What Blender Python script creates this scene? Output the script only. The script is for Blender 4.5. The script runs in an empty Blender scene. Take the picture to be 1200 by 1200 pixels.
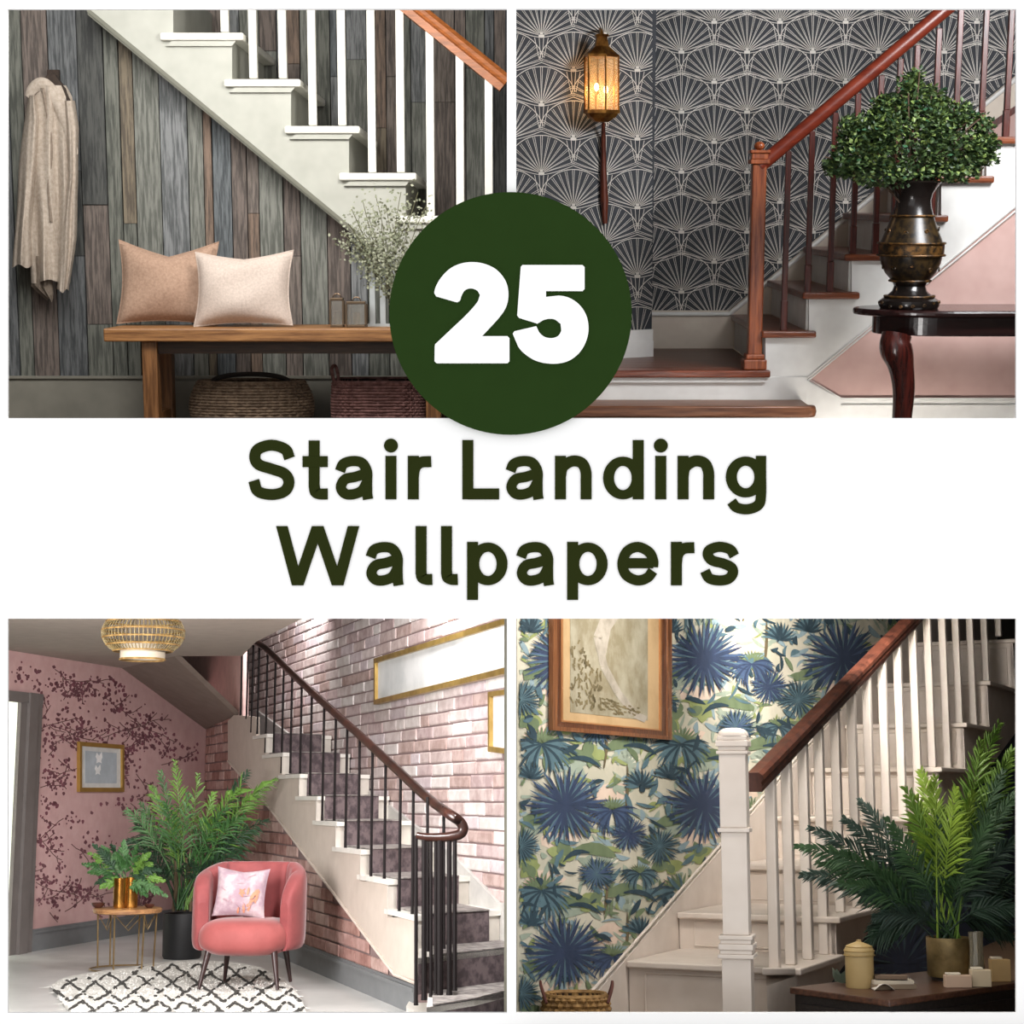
import bpy, math, random
import numpy as np
from mathutils import Matrix, Vector
random.seed(7)
sc = bpy.context.scene
COL = sc.collection
F = 2000.0                       # focal length in pixels of the 1200 px frame

# ---------------------------------------------------------------- camera, world, exposure
CAM = Vector((0, 0, 1.8))
cd = bpy.data.cameras.new('camera'); cam = bpy.data.objects.new('camera', cd); COL.objects.link(cam)
cam.location = CAM; cam.rotation_euler = (math.pi/2, 0, 0)
cd.sensor_width = 36; cd.lens = 36*F/1200; cd.clip_end = 100
sc.camera = cam
w = bpy.data.worlds.new('world'); sc.world = w; w.use_nodes = True
w.node_tree.nodes['Background'].inputs[0].default_value = (1, 1, 1, 1)
w.node_tree.nodes['Background'].inputs[1].default_value = 1.10
vs = sc.view_settings; vs.view_transform = 'Standard'; vs.look = 'None'; vs.exposure = 0; vs.gamma = 1; vs.use_curve_mapping = False

# ---------------------------------------------------------------- four tilted room frames
class Room:
    def __init__(s, horizon, eye):
        s.R = Matrix.Rotation(math.atan((600-horizon)/F), 4, 'X')
        s.h = eye
        s.M = Matrix.Translation(CAM) @ s.R @ Matrix.Translation((0, 0, -eye))
        s.Rt = s.R.to_3x3().transposed()
    def ray(s, px, py):
        return s.Rt @ Vector((px-600, F, 600-py))
    def y(s, px, py, Y):         # the point of the upright plane at depth Y seen at a pixel of the photograph
        d = s.ray(px, py); t = Y/d.y
        return Vector((d.x*t, Y, s.h+d.z*t))
    def z(s, px, py, Z):         # the point of the level plane at height Z
        d = s.ray(px, py); t = (Z-s.h)/d.z
        return Vector((d.x*t, d.y*t, Z))
    def pl(s, px, py, P, n):     # the point of the plane through P with normal n
        d = s.ray(px, py); e = Vector((0, 0, s.h)); t = (P-e).dot(n)/d.dot(n)
        return e+d*t
    def pix(s, p):
        q = s.R.to_3x3() @ (Vector(p)-Vector((0, 0, s.h)))
        return (600+F*q.x/q.y, 600-F*q.z/q.y)

TL = Room(300, .77)              # plank hall with the bench
TR = Room(230, .847)             # dark fan wallpaper landing
BL = Room(935, 1.16)             # pink brick hall
BR = Room(930, .857)             # palm wallpaper stair

def light(room, name, loc, target, size, power, color=(1, 1, 1), kind='AREA', size_y=None, spread=None, blend=.5, angle=None):
    l = bpy.data.lights.new(name, kind); l.energy = power; l.color = color
    if kind == 'AREA':
        l.size = size
        if size_y: l.shape = 'RECTANGLE'; l.size_y = size_y
        if spread: l.spread = math.radians(spread)
    elif kind == 'SPOT':
        l.shadow_soft_size = size; l.spot_size = math.radians(angle); l.spot_blend = blend
    else: l.shadow_soft_size = size
    o = bpy.data.objects.new(name, l); COL.objects.link(o)
    d = (Vector(target)-Vector(loc))
    o.matrix_world = room.M @ (Matrix.Translation(loc) @ d.to_track_quat('-Z', 'Y').to_matrix().to_4x4())
    return o

# unseen lights added to brighten the four room sets (hidden behind the wall, above or beside each opening)
light(TL, 'added_area_light', (-1.6, 6.1, 2.2), (-1.2, 8.2, .8), 1.2, 62, (1, .98, .95))
light(TL, 'added_area_light', (-.35, 6.6, 1.9), (-1.2, 8.2, .6), .5, 24, (1, .96, .92))
light(TR, 'added_area_light', (2.6, 6.2, 2.2), (1.4, 8.6, .8), 1.0, 115, (.97, .98, 1))
light(TR, 'added_area_light', (1.0, 5.85, -.12), (1.2, 8.3, .3), .2, 10, (1, .97, .95), size_y=.8)
light(BL, 'added_area_light', (-2.8, 7.0, 1.5), (-1.5, 11, .7), 1.2, 270, (1, .98, .97), size_y=1.6)
light(BL, 'added_area_light', (-.35, 7.4, 2.15), (-.9, 11, 1.0), .4, 130, (1, .98, .98))
light(BL, 'added_area_light', (-1.9, 14.2, 3.35), (-2.6, 16.4, 2.2), .6, 85, (1, .98, .98))
light(BL, 'added_area_light', (-.6, 10.4, 2.75), (-1.2, 12.0, 1.3), .4, 50, (1, .98, .98))
light(BR, 'added_area_light', (1.7, 7.6, 2.0), (2.1, 9.8, 1.5), .4, 70, (1, .95, .89))
light(BR, 'added_area_light', (1.0, 6.2, 1.75), (.7, 7.2, .9), .3, 22, (1, .95, .89))
light(BR, 'added_area_light', (.25, 5.75, 1.72), (1.2, 6.8, .8), .3, 7, (1, .93, .86))
# ---------------------------------------------------------------- materials
def lin(h):
    if isinstance(h, str):
        c = [int(h[i:i+2], 16)/255 for i in (0, 2, 4)]
    else: c = h
    return [x/12.92 if x <= .04045 else ((x+.055)/1.055)**2.4 for x in c]
def tone(h, k=1.0, grey=0.0):
    c = [int(h[i:i+2], 16)/255 for i in (0, 2, 4)]; a = sum(c)/3
    return tuple(min(1, round((x*(1-grey)+a*grey)*k, 3)) for x in c)
MATS = {}
def mat(h, rough=.6, metal=0, kind='plain', h2=None, sc3=(1, 1, 1), scale=8, bump=.0, spec=.5, emit=0, alpha=1, trans=0, sheen=0):
    key = (h, rough, metal, kind, h2, sc3, scale, bump, emit, alpha, trans, sheen)
    if key in MATS: return MATS[key]
    m = bpy.data.materials.new(kind); m.use_nodes = True; MATS[key] = m
    nt = m.node_tree; b = nt.nodes['Principled BSDF']
    c1 = lin(h)
    if h2: c2 = lin(h2)
    else: c2 = [x*.82 for x in c1]
    b.inputs['Roughness'].default_value = rough; b.inputs['Metallic'].default_value = metal
    b.inputs['Specular IOR Level'].default_value = spec
    if trans: b.inputs['Transmission Weight'].default_value = trans
    if alpha < 1: b.inputs['Alpha'].default_value = alpha
    if sheen: b.inputs['Sheen Weight'].default_value = sheen; b.inputs['Sheen Roughness'].default_value = .35
    tc = nt.nodes.new('ShaderNodeTexCoord'); mp = nt.nodes.new('ShaderNodeMapping')
    mp.inputs['Scale'].default_value = sc3
    nt.links.new(tc.outputs['Object'], mp.inputs['Vector'])
    n = nt.nodes.new('ShaderNodeTexNoise'); n.inputs['Scale'].default_value = scale
    n.inputs['Detail'].default_value = {'plain': 2, 'wood': 6, 'fabric': 3, 'cloud': 5, 'stain': 8}.get(kind, 3)
    n.inputs['Roughness'].default_value = .62
    nt.links.new(mp.outputs[0], n.inputs['Vector'])
    r = nt.nodes.new('ShaderNodeValToRGB')
    lo, hi = {'plain': (.3, .7), 'wood': (.36, .64), 'fabric': (.35, .65), 'cloud': (.4, .6), 'stain': (.42, .58)}.get(kind, (.3, .7))
    r.color_ramp.elements[0].position = lo; r.color_ramp.elements[1].position = hi
    r.color_ramp.elements[0].color = (*c2, 1); r.color_ramp.elements[1].color = (*c1, 1)
    nt.links.new(n.outputs['Fac'], r.inputs['Fac'])
    nt.links.new(r.outputs['Color'], b.inputs['Base Color'])
    if bump:
        bp = nt.nodes.new('ShaderNodeBump'); bp.inputs['Strength'].default_value = min(1, bump); bp.inputs['Distance'].default_value = .004*max(1, bump)
        nt.links.new(n.outputs['Fac'], bp.inputs['Height']); nt.links.new(bp.outputs[0], b.inputs['Normal'])
    if emit:
        b.inputs['Emission Color'].default_value = (*c1, 1); b.inputs['Emission Strength'].default_value = emit
    return m
def wood(h, h2, ax='z', rough=.5, scale=6, bump=.3, s=14):
    v = {'z': (s, s, 1), 'x': (1, s, s), 'y': (s, 1, s)}[ax]
    return mat(h, rough, 0, 'wood', h2, v, scale, bump)

# ---------------------------------------------------------------- things and parts
LOCAL = {}                       # name of object -> its matrix in room coordinates
def tag(o, label=None, cat=None, group=None, kind=None):
    if label: o['label'] = label
    if cat: o['category'] = cat
    if group: o['group'] = group
    if kind: o['kind'] = kind
    return o
def thing(room, name, label, cat, loc, group=None, rotz=0):
    o = bpy.data.objects.new(name, None); COL.objects.link(o); o.empty_display_size = .05
    L = Matrix.Translation(loc) @ Matrix.Rotation(rotz, 4, 'Z')
    o.matrix_world = room.M @ L if room else L
    LOCAL[o.name] = L
    return tag(o, label, cat, group)
class MB:                        # collects geometry, builds it as one mesh object
    def __init__(s): s.v = []; s.f = []; s.sm = []
    def add(s, vs, fs, smooth=False):
        n = len(s.v); s.v += [tuple(v) for v in vs]; s.f += [tuple(i+n for i in f) for f in fs]; s.sm += [smooth]*len(fs); return s
    def box(s, x0, x1, y0, y1, z0, z1):
        return s.hexa([(x0, y0, z0), (x1, y0, z0), (x1, y1, z0), (x0, y1, z0), (x0, y0, z1), (x1, y0, z1), (x1, y1, z1), (x0, y1, z1)])
    def hexa(s, p):
        return s.add(p, [(0, 3, 2, 1), (4, 5, 6, 7), (0, 1, 5, 4), (1, 2, 6, 5), (2, 3, 7, 6), (3, 0, 4, 7)])
    def prism(s, poly, vec):
        poly = [Vector(p) for p in poly]; vec = Vector(vec); n = len(poly)
        return s.add(poly+[p+vec for p in poly], [tuple(range(n))[::-1], tuple(range(n, 2*n))]+[(i, (i+1) % n, (i+1) % n+n, i+n) for i in range(n)])
    def sheet(s, poly): return s.add(poly, [tuple(range(len(poly)))])
    def tube(s, path, r, n=8, smooth=True, closed=False, ry=None):
        P = [Vector(p) for p in path]; m = len(P)
        rs = r if isinstance(r, (list, tuple)) else [r]*m
        up = None; vs = []
        for i in range(m):
            if closed: t = (P[(i+1) % m]-P[i-1])
            else: t = (P[min(i+1, m-1)]-P[max(i-1, 0)])
            if t.length < 1e-9: t = Vector((0, 0, 1))
            t.normalize()
            if up is None:
                up = Vector((0, 0, 1)) if abs(t.z) < .9 else Vector((1, 0, 0))
            a = t.cross(up)
            if a.length < 1e-6: a = t.cross(Vector((0, 1, 0)))
            a.normalize(); up = a.cross(t).normalized()
            for k in range(n):
                q = 2*math.pi*(k+.5*(n == 4))/n
                vs.append(P[i]+a*math.cos(q)*rs[i]+up*math.sin(q)*(rs[i]*(ry or 1)))
        fs = []
        for i in range(m if closed else m-1):
            j = (i+1) % m
            for k in range(n):
                l = (k+1) % n
                fs.append((i*n+k, i*n+l, j*n+l, j*n+k))
        if not closed: fs += [tuple(range(n))[::-1], tuple(range((m-1)*n, m*n))]
        return s.add(vs, fs, smooth and n > 4)
    def lathe(s, prof, c=(0, 0, 0), n=28, smooth=True, sx=1, sy=1):
        c = Vector(c); m = len(prof); vs = []
        for r, z in prof:
            for k in range(n):
                q = 2*math.pi*k/n; vs.append(c+Vector((r*math.cos(q)*sx, r*math.sin(q)*sy, z)))
        fs = [(i*n+k, i*n+(k+1) % n, (i+1)*n+(k+1) % n, (i+1)*n+k) for i in range(m-1) for k in range(n)]
        if prof[0][0] > 1e-6: fs.append(tuple(range(n))[::-1])
        if prof[-1][0] > 1e-6: fs.append(tuple(range((m-1)*n, m*n)))
        return s.add(vs, fs, smooth)
    def ball(s, c, r, n=12, sx=1, sy=1, sz=1):
        return s.lathe([(r*math.sin(math.pi*i/n)+1e-7, -r*math.cos(math.pi*i/n)*sz) for i in range(n+1)], c, n*2, True, sx, sy)
    def grid(s, f, nu, nv, wrap=False, smooth=True):
        vs = [f(i/nu, j/nv) for j in range(nv+1) for i in range(nu+(0 if wrap else 1))]
        W = nu if wrap else nu+1
        fs = [(j*W+i, j*W+(i+1) % W, (j+1)*W+(i+1) % W, (j+1)*W+i) for j in range(nv) for i in range(nu)]
        return s.add(vs, fs, smooth)
    def build(s, name, m, parent=None, room=None, kind=None, label=None, bevel=0, rel=False, sharp=40, subsurf=0, solid=0):
        """vertices are in room coordinates; rel=True when already relative to the parent"""
        me = bpy.data.meshes.new(name)
        L = LOCAL.get(parent.name, Matrix()) if parent else Matrix()
        vs = s.v
        if parent and not rel:
            Li = L.inverted(); vs = [tuple(Li @ Vector(v)) for v in vs]
        me.from_pydata([tuple(v) for v in vs], [], s.f); me.validate()
        if any(s.sm) and len(me.polygons) == len(s.sm):
            me.polygons.foreach_set('use_smooth', s.sm)
            me.set_sharp_from_angle(angle=math.radians(sharp))
        if m: me.materials.append(m)
        me.update()
        o = bpy.data.objects.new(name, me); COL.objects.link(o)
        if parent: o.parent = parent; LOCAL[o.name] = L
        elif room: o.matrix_world = room.M.copy(); LOCAL[o.name] = Matrix()
        if bevel:
            b = o.modifiers.new('bevel', 'BEVEL'); b.width = bevel; b.segments = 2; b.limit_method = 'ANGLE'; b.angle_limit = .7
        if solid:
            b = o.modifiers.new('thick', 'SOLIDIFY'); b.thickness = solid; b.offset = 0
        if subsurf:
            b = o.modifiers.new('sub', 'SUBSURF'); b.levels = b.render_levels = subsurf
        return tag(o, label, None, None, kind)
def struct(room, name, mb, m, **k): return mb.build(name, m, None, room, kind='structure', **k)
def own(room, name, mb, m, label, cat, group=None, loc=None, **k):
    """a thing that is one mesh, its origin at its base"""
    V = np.array(mb.v); c = loc or ((V[:, 0].min()+V[:, 0].max())/2, (V[:, 1].min()+V[:, 1].max())/2, V[:, 2].min())
    mb.v = [tuple(Vector(v)-Vector(c)) for v in mb.v]
    o = mb.build(name, m, None, None, **k)
    o.matrix_world = (room.M if room else Matrix()) @ Matrix.Translation(c); LOCAL[o.name] = Matrix.Translation(c)
    return tag(o, label, cat, group)
def cushion(W, H, T, pinch=.07, n=18, seed=0, sag=.0):
    """a stuffed square cushion, standing in the xz plane, its base on z = 0"""
    rnd = random.Random(seed); ph = [rnd.uniform(0, 6) for _ in range(6)]
    mb = MB()
    for sgn in (-1, 1):
        def f(a, b):
            u, v = a*2-1, b*2-1
            x = u*(1-pinch*(1-v*v)**1.0)*W/2; z = v*(1-pinch*(1-u*u))*H/2
            t = T/2*((1-abs(u)**2.6)*(1-abs(v)**2.6))**.5
            t *= 1+.10*math.sin(3*u+ph[0]+2*v)+.07*math.sin(5*v+ph[1]-4*u)
            z -= sag*(1-abs(u))*max(0, v)*H
            return (x, sgn*t, z+H/2)
        mb.grid(f if sgn > 0 else (lambda a, b: f(1-a, b)), n, n)
    return mb
def at_local(mb, M):
    mb.v = [tuple(M @ Vector(v)) for v in mb.v]; return mb
def lerp(a, b, t): return a+(b-a)*t
def smooth_path(pts, k=6):
    """Catmull-Rom through the points"""
    P = [Vector(p) for p in pts]; P = [P[0]*2-P[1]]+P+[P[-1]*2-P[-2]]; out = []
    for i in range(1, len(P)-2):
        for j in range(k):
            t = j/k; a, b, c, d = P[i-1:i+3]
            out.append(.5*((2*b)+(c-a)*t+(2*a-5*b+4*c-d)*t*t+(3*b-a-3*c+d)*t**3))
    out.append(P[-2]); return out
def frond(mb, root, tip, sag, nleaf, leaf, width, rnd, droop=.35, up=Vector((0, 0, 1)), taper=.45, start=.15, wild=.22):
    """a feathery palm frond: leaflets on both sides of an arched rachis. Returns the rachis."""
    root, tip = Vector(root), Vector(tip); mid = (root+tip)/2+up*sag
    R = [root*(1-t)**2+mid*2*t*(1-t)+tip*t*t for t in [i/20 for i in range(21)]]
    d0 = (tip-root).normalized()
    side = d0.cross(Vector((rnd.uniform(-.7, .7), 1, rnd.uniform(-.2, .2))))
    if side.length < .2: side = d0.cross(Vector((1, 0, 0)))
    side.normalize(); nrm = side.cross(d0).normalized()
    for i in range(nleaf):
        for sg in (-1, 1):
            t = min(1, start+(1-start)*(i+rnd.uniform(-.35, .35))/(nleaf-1)); k = max(0, t*20); a = int(min(k, 19)); p = R[a].lerp(R[a+1], k-a)
            tg = (R[a+1]-R[a]).normalized(); sd = (nrm.cross(tg)).normalized()
            L = leaf*(math.sin(math.pi*(.12+.80*t))**.7)*(1-taper*t*t)*rnd.uniform(.7, 1.15)
            dr = (sd*sg*(1-.45*t)*rnd.uniform(.7, 1.1)+tg*(.6+.5*t)+nrm*rnd.gauss(0, wild)).normalized()
            e1 = p+dr*L*.5-up*droop*L*.06; e2 = p+dr*L-up*droop*L*rnd.uniform(.2, .6)
            wv = tg.cross(dr).cross(dr).normalized()*width*.5
            lift = nrm*.3*width
            mb.add([p-wv*.4, p+wv*.4, e1+wv+lift, e1, e1-wv+lift, e2], [(0, 1, 2, 3), (0, 3, 4), (3, 2, 5), (4, 3, 5)])
    return R
# ---------------------------------------------------------------- the white display wall with four openings, its lettering and the round badge
ZB = 5.6; U = ZB/F               # metres per pixel on the face of the board
def bp(px, py, y=0): return Vector(((px-600)*U, ZB-y, 1.8+(600-py)*U))
WHITE = mat('fbfbfb', .9, spec=0, h2='fafafa'); INK = mat('2b3116', .9, spec=.0, h2='2b3116'); GREEN = mat('283c1b', .9, spec=.0, h2='273a1a'); PAPER = mat('ffffff', .9, spec=0, h2='fefefe')
board = thing(None, 'display_wall', 'flat white display wall with four rectangular openings and dark green raised lettering', 'display wall', (0, ZB, 1.8-643*U))
def brect(mb, x0, x1, y0, y1, th=.012):
    a, b = bp(x0, y1), bp(x1, y0); mb.box(a.x, b.x, ZB, ZB+th, a.z, b.z)
OPEN = [(9, 594, 10.5, 490), (605, 1191, 10.5, 490), (9, 594, 725, 1187), (605, 1191, 725, 1187)]
m = MB()
brect(m, -560, 9, -500, 1243); brect(m, 1191, 1760, -500, 1243); brect(m, 594, 605, -500, 1243)
for a, b in ((9, 594), (605, 1191)):
    brect(m, a, b, -500, 10.5); brect(m, a, b, 490, 725); brect(m, a, b, 1187, 1243)
m.build('face_panel', WHITE, board)

def stroke(pts, w):
    P = [Vector((x, y)) for x, y in pts]; L = []; R = []; n = len(P)
    for i in range(n):
        d = (P[min(i+1, n-1)]-P[max(i-1, 0)])
        a = (P[i]-P[i-1]).normalized() if i > 0 else None; b = (P[i+1]-P[i]).normalized() if i < n-1 else None
        t = ((a or b)+(b or a)).normalized(); nn = Vector((-t.y, t.x)); k = 1
        if a and b: k = 1/max(.5, nn.dot(Vector((-a.y, a.x))))
        L.append(P[i]+nn*w/2*k); R.append(P[i]-nn*w/2*k)
    return L, R
def arc(cx, cy, rx, ry, a0, a1, n=14):
    return [(cx+rx*math.cos(math.radians(lerp(a0, a1, i/n))), cy+ry*math.sin(math.radians(lerp(a0, a1, i/n)))) for i in range(n+1)]
def sp2(pts, k=5): return [(p.x, p.y) for p in smooth_path([(x, y, 0) for x, y in pts], k)]
W = 12.9; X = 51.0; CAPH = 69.5
def ring(cx, cy, rx, ry): return ('ring', cx, cy, rx, ry)
G = {
 'l': [[(7.3, CAPH), (7.3, 13)], sp2([(7.3, 16), (8.5, 9.5), (14, 7.0), (20.5, 7.0)])],
 'I': [[(7.3, CAPH), (7.3, 0)]],
 'L': [[(7.3, CAPH), (7.3, 0)], [(7.3, 6.3), (44, 6.3)]],
 'i': [[(7.3, X), (7.3, 0)], ('dot', 7.3, 63, 8.2)],
 't': [[(13.6, 69), (13.6, 14)], sp2([(13.6, 17), (14.8, 9), (20, 6.4), (29.5, 6.3)]), [(0, 44.2), (29.5, 44.2)]],
 'r': [[(7, X), (7, 0)], sp2([(7, 26), (9, 37), (16, 43.3), (28, 44.2)])],
 'n': [[(7.2, X), (7.2, 0)], sp2([(7.2, 27), (10, 38), (21, 44.8), (32, 42.5), (36.8, 33), (37.2, 20), (37.2, 0)])],
 'a': [sp2([(5.5, 33), (9.5, 41.5), (20, 44.8), (31, 42.8), (37.0, 33), (37.2, 20), (37.4, 7), (38.4, 0)]), sp2([(36, 30.5), (24, 26.5), (11.5, 23.5), (6.6, 14.5), (11, 7.0), (20, 5.8), (31, 10), (37, 20)])],
 'd': [[(41.5, CAPH), (41.5, 0)], ring(23.5, 25, 16.8, 19.6)],
 'p': [[(7.0, X), (7.0, -17)], ring(25.0, 25.2, 16.6, 19.6)],
 'g': [sp2([(41.5, 51), (41.5, 30), (41.5, 5), (38.5, -6.5), (26, -11.6), (13, -9.5), (7, -2.5)]), ring(23.5, 26.2, 16.8, 18.6)],
 'e': [sp2([(9, 26), (43, 26)]), sp2([(42.6, 21.5), (42.8, 29), (38, 39), (25, 45), (12.5, 40), (6.9, 26), (11, 12.5), (24, 5.9), (36, 9), (42.5, 17)])],
 's': [sp2([(39.5, 34.5), (34.5, 42), (22, 45.2), (10.5, 41.5), (8.6, 35), (14, 29), (26, 25.8), (36, 21), (37.6, 14), (32, 7.5), (21, 5.8), (10, 8.5), (5, 17)])],
 'S': [sp2([(49, 48), (44, 58.5), (28, 63.5), (12.5, 59), (8.2, 50), (12.5, 41), (28, 35.6), (43, 30), (48.2, 20), (43, 9.5), (28, 5.6), (12, 9.5), (7, 22)])],
 'W': [[(6.5, CAPH), (25, 0)], [(25, 0), (48.5, CAPH)], [(48.5, CAPH), (72, 0)], [(72, 0), (90.5, CAPH)]],
}
def glyph(ch, x0, base, sx=1):
    mb = MB(); dy = [0]
    def P(x, y, d=0): return bp(x0+x*sx, base-y, .004+d)
    for k, st in enumerate(G[ch]):
        e = k*.0004; back = Vector((0, .0038+e, 0))
        if st[0] == 'dot':
            mb.prism([P(st[1]+st[3]*math.cos(q), st[2]+st[3]*math.sin(q), e) for q in [i*math.pi/12 for i in range(24)]][::-1], back)
        elif st[0] == 'ring':
            n = 36; o = []; i_ = []
            for a in range(n):
                q = 2*math.pi*a/n; o.append(P(st[1]+(st[3]+W/2)*math.cos(q), st[2]+(st[4]+W/2-1)*math.sin(q), e)); i_.append(P(st[1]+(st[3]-W/2)*math.cos(q), st[2]+(st[4]-W/2+1)*math.sin(q), e))
            vs = o+i_+[v+back for v in o]+[v+back for v in i_]; fs = []
            for a in range(n):
                b = (a+1) % n; fs += [(a, a+n, b+n, b), (a, b, b+2*n, a+2*n), (a+n, a+3*n, b+3*n, b+n)]
            mb.add(vs, fs)
        else:
            ww = W*(.93 if ch in 'aegs' else 1)
            if ch == 'W': ww = 12.9
            L, R = stroke(st, ww); n = len(L)
            if ch == 'W':                       # butt the diagonals at cap height and baseline
                for A in (L, R):
                    for q, j in ((0, 1), (-1, -2)):
                        d = (A[q]-A[j]); t = ((CAPH if A[q].y > 30 else 0)-A[j].y)/d.y; A[q] = A[j]+d*t
            vs = [P(p.x, p.y, e) for p in L]+[P(p.x, p.y, e) for p in R]; vs += [v+back for v in vs]
            fs = [(i, i+1, n+i+1, n+i) for i in range(n-1)]+[(i, 2*n+i, 2*n+i+1, i+1) for i in range(n-1)]+[(n+i, n+i+1, 3*n+i+1, 3*n+i) for i in range(n-1)]+[(0, n, 3*n, 2*n), (n-1, 3*n-1, 4*n-1, 2*n-1)][:2]
            mb.add(vs, fs)
    return mb.build('letter', INK, board)
for ch, x in zip('Stair', (290.5, 354.7, 393, 450.9, 477.4)): glyph(ch, x, 585.2)
for ch, x in zip('Landing', (541, 592.7, 649.6, 706.4, 767, 793.2, 850.2)): glyph(ch, x, 585.2)
for ch, x in zip('Wallpapers', (323.9, 428.8, 486.2, 516, 546.8, 605, 664, 722.5, 785.6, 821)): glyph(ch, x, 686)

badge = thing(None, 'round_badge', 'dark green round badge with a heavy white number over the centre of the wall', 'badge', bp(598, 509, .02))
mb = MB(); c = bp(598.3, 368, .0)
mb.prism([Vector((c.x+141.6*U*math.cos(q), ZB-.0205, c.z+141.6*U*math.sin(q))) for q in [i*math.pi/60 for i in range(120)]][::-1], (0, .02, 0)); mb.build('disc', GREEN, badge)
two = [(230,522),(238,490),(262,450),(300,412),(345,390),(395,382),(450,388),(505,412),(545,455),(562,500),(563,550),(550,592),(524,630),(490,668),(445,716),(560,716),(569,725),(569,829),(560,838),(240,838),(231,829),(232,762),(245,742),(300,690),(360,634),(402,590),(428,556),(436,530),(425,511),(398,500),(370,507),(354,530),(345,556),(332,563),(238,536)]
five = [(620,403),(628,395),(898,395),(908,404),(908,503),(899,512),(734,512),(734,539),(790,533),(838,543),(880,570),(910,610),(924,655),(924,705),(908,755),(880,795),(840,825),(790,839),(735,838),(685,825),(640,797),(608,762),(584,705),(591,694),(690,671),(702,697),(725,718),(757,725),(787,716),(803,690),(800,660),(778,642),(752,637),(722,643),(695,659),(612,633),(604,622)]
def rounded(poly):
    out = []; n = len(poly)
    for i in range(n):
        a, b, c, d = (Vector((*poly[(i+k) % n], 0)) for k in (-1, 0, 1, 2))
        u, v, w_ = (b-a).normalized(), (c-b).normalized(), (d-c).normalized()
        out.append((b.x, b.y))
        if (c-b).length > 14 and u.dot(v) > .72 and v.dot(w_) > .72 and (c-b).length < 75:
            for t in (.25, .5, .75):
                p = .5*((2*b)+(c-a)*t+(2*a-5*b+4*c-d)*t*t+(3*b-a-3*c+d)*t**3); out.append((p.x, p.y))
    return out
for poly in (rounded(two), rounded(five)):
    q = [bp(450+x/3.87, 210+y/3.87, .0305) for x, y in poly]
    MB().prism(q, (0, .0098, 0)).build('numeral', PAPER, badge)
# unseen cross partitions and outer shell added to block stray light around room sets
PART = mat('5a5550', .95, spec=0)
m = MB().box(-.009, .009, ZB+.013, 18.5, -3.8, 7.4); struct(None, 'light_block_1', m, PART)
m = MB().box(-4.2, -.01, ZB+.013, 18.5, 1.79, 1.81).box(.01, 4.2, ZB+.013, 18.5, 1.79, 1.81); struct(None, 'light_block_2', m, PART)
def ext(x, y, Y): return Vector(((x-600)*U*Y/ZB, Y, 1.8+(600-y)*U*Y/ZB))
BX = [(-560, -500), (1760, -500), (1760, 1700), (-560, 1700)]
A = [Vector((bp(x, y).x, ZB+.013, bp(x, y).z)) for x, y in BX]; A[2].z = A[3].z = bp(0, 1243).z
SH = [Vector((-4.6, 18.5, 7.6)), Vector((4.6, 18.5, 7.6)), Vector((4.6, 18.5, -4.2)), Vector((-4.6, 18.5, -4.2))]
m = MB()
for i in range(4):
    j = (i+1) % 4; m.add([A[i], A[j], SH[j], SH[i]], [(0, 1, 2, 3)])
m.add(SH, [(0, 1, 2, 3)])
struct(None, 'light_block_3', m, PART, solid=.02)
# ================================================================ room set 1: plank hall with bench
R = TL; YW = 8.2; YU = 9.1; YS = 8.05       # lower plank wall, wall behind the stair, face of the string
PLANK = {}
for k, (a, b) in {'slate': ('646769', '3c4042'), 'moss': ('6b6d62', '474a42'), 'brown': ('72635a', '4c423c'), 'rust': ('836854', '57473b'), 'grey': ('7c7f80', '515556'), 'blue': ('646b6f', '3f4549'), 'sage': ('7b7d73', '565950'), 'dark': ('4a4c48', '2f3130'), 'taupe': ('7a6c62', '544a43'), 'ochre': ('7d6e56', '574c3d')}.items():
    PLANK[k] = mat(tone(a, 1.07, .3), .75, 0, 'stain', tone(b, 1.07, .3), (26, 26, 2.0), 3.2, .6)
def plank_wall(room, Y, cols, ytop, ybot, name, wallcol, x0=2, x1=598, clip=None):
    wm = MB(); a, b = room.y(x0, ybot, Y+.02), room.y(x1, ytop, Y+.02)
    c0, c1 = room.y(x0, ytop, Y+.02), room.y(x1, ybot, Y+.02)
    wm.box(min(a.x, c0.x), max(b.x, c1.x), Y+.02, Y+.06, min(a.z, c1.z), max(b.z, c0.z))
    wl = struct(room, name, wm, mat(wallcol, .9)); rnd = random.Random(3)
    for px0, px1, col, cuts in cols:
        ym = (ytop+ybot)/2; xa = room.y(px0, ym, Y).x; xb = room.y(px1, ym, Y).x
        ys = [ytop]+[c[0] for c in cuts]+[ybot]; cc = [col]+[c[1] for c in cuts]
        for i in range(len(ys)-1):
            zt = room.y(px0, ys[i], Y).z; zb = room.y(px0, ys[i+1], Y).z
            if clip: zt = min(zt, clip(xa, xb)); 
            if zt-zb < .02: continue
            d = rnd.uniform(-.004, .006)
            MB().box(xa+.0025, xb-.0025, Y-.006+d, Y+.019, zb+.0015, zt-.0015).build('plank', PLANK[cc[i]], wl)
    return wl
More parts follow.
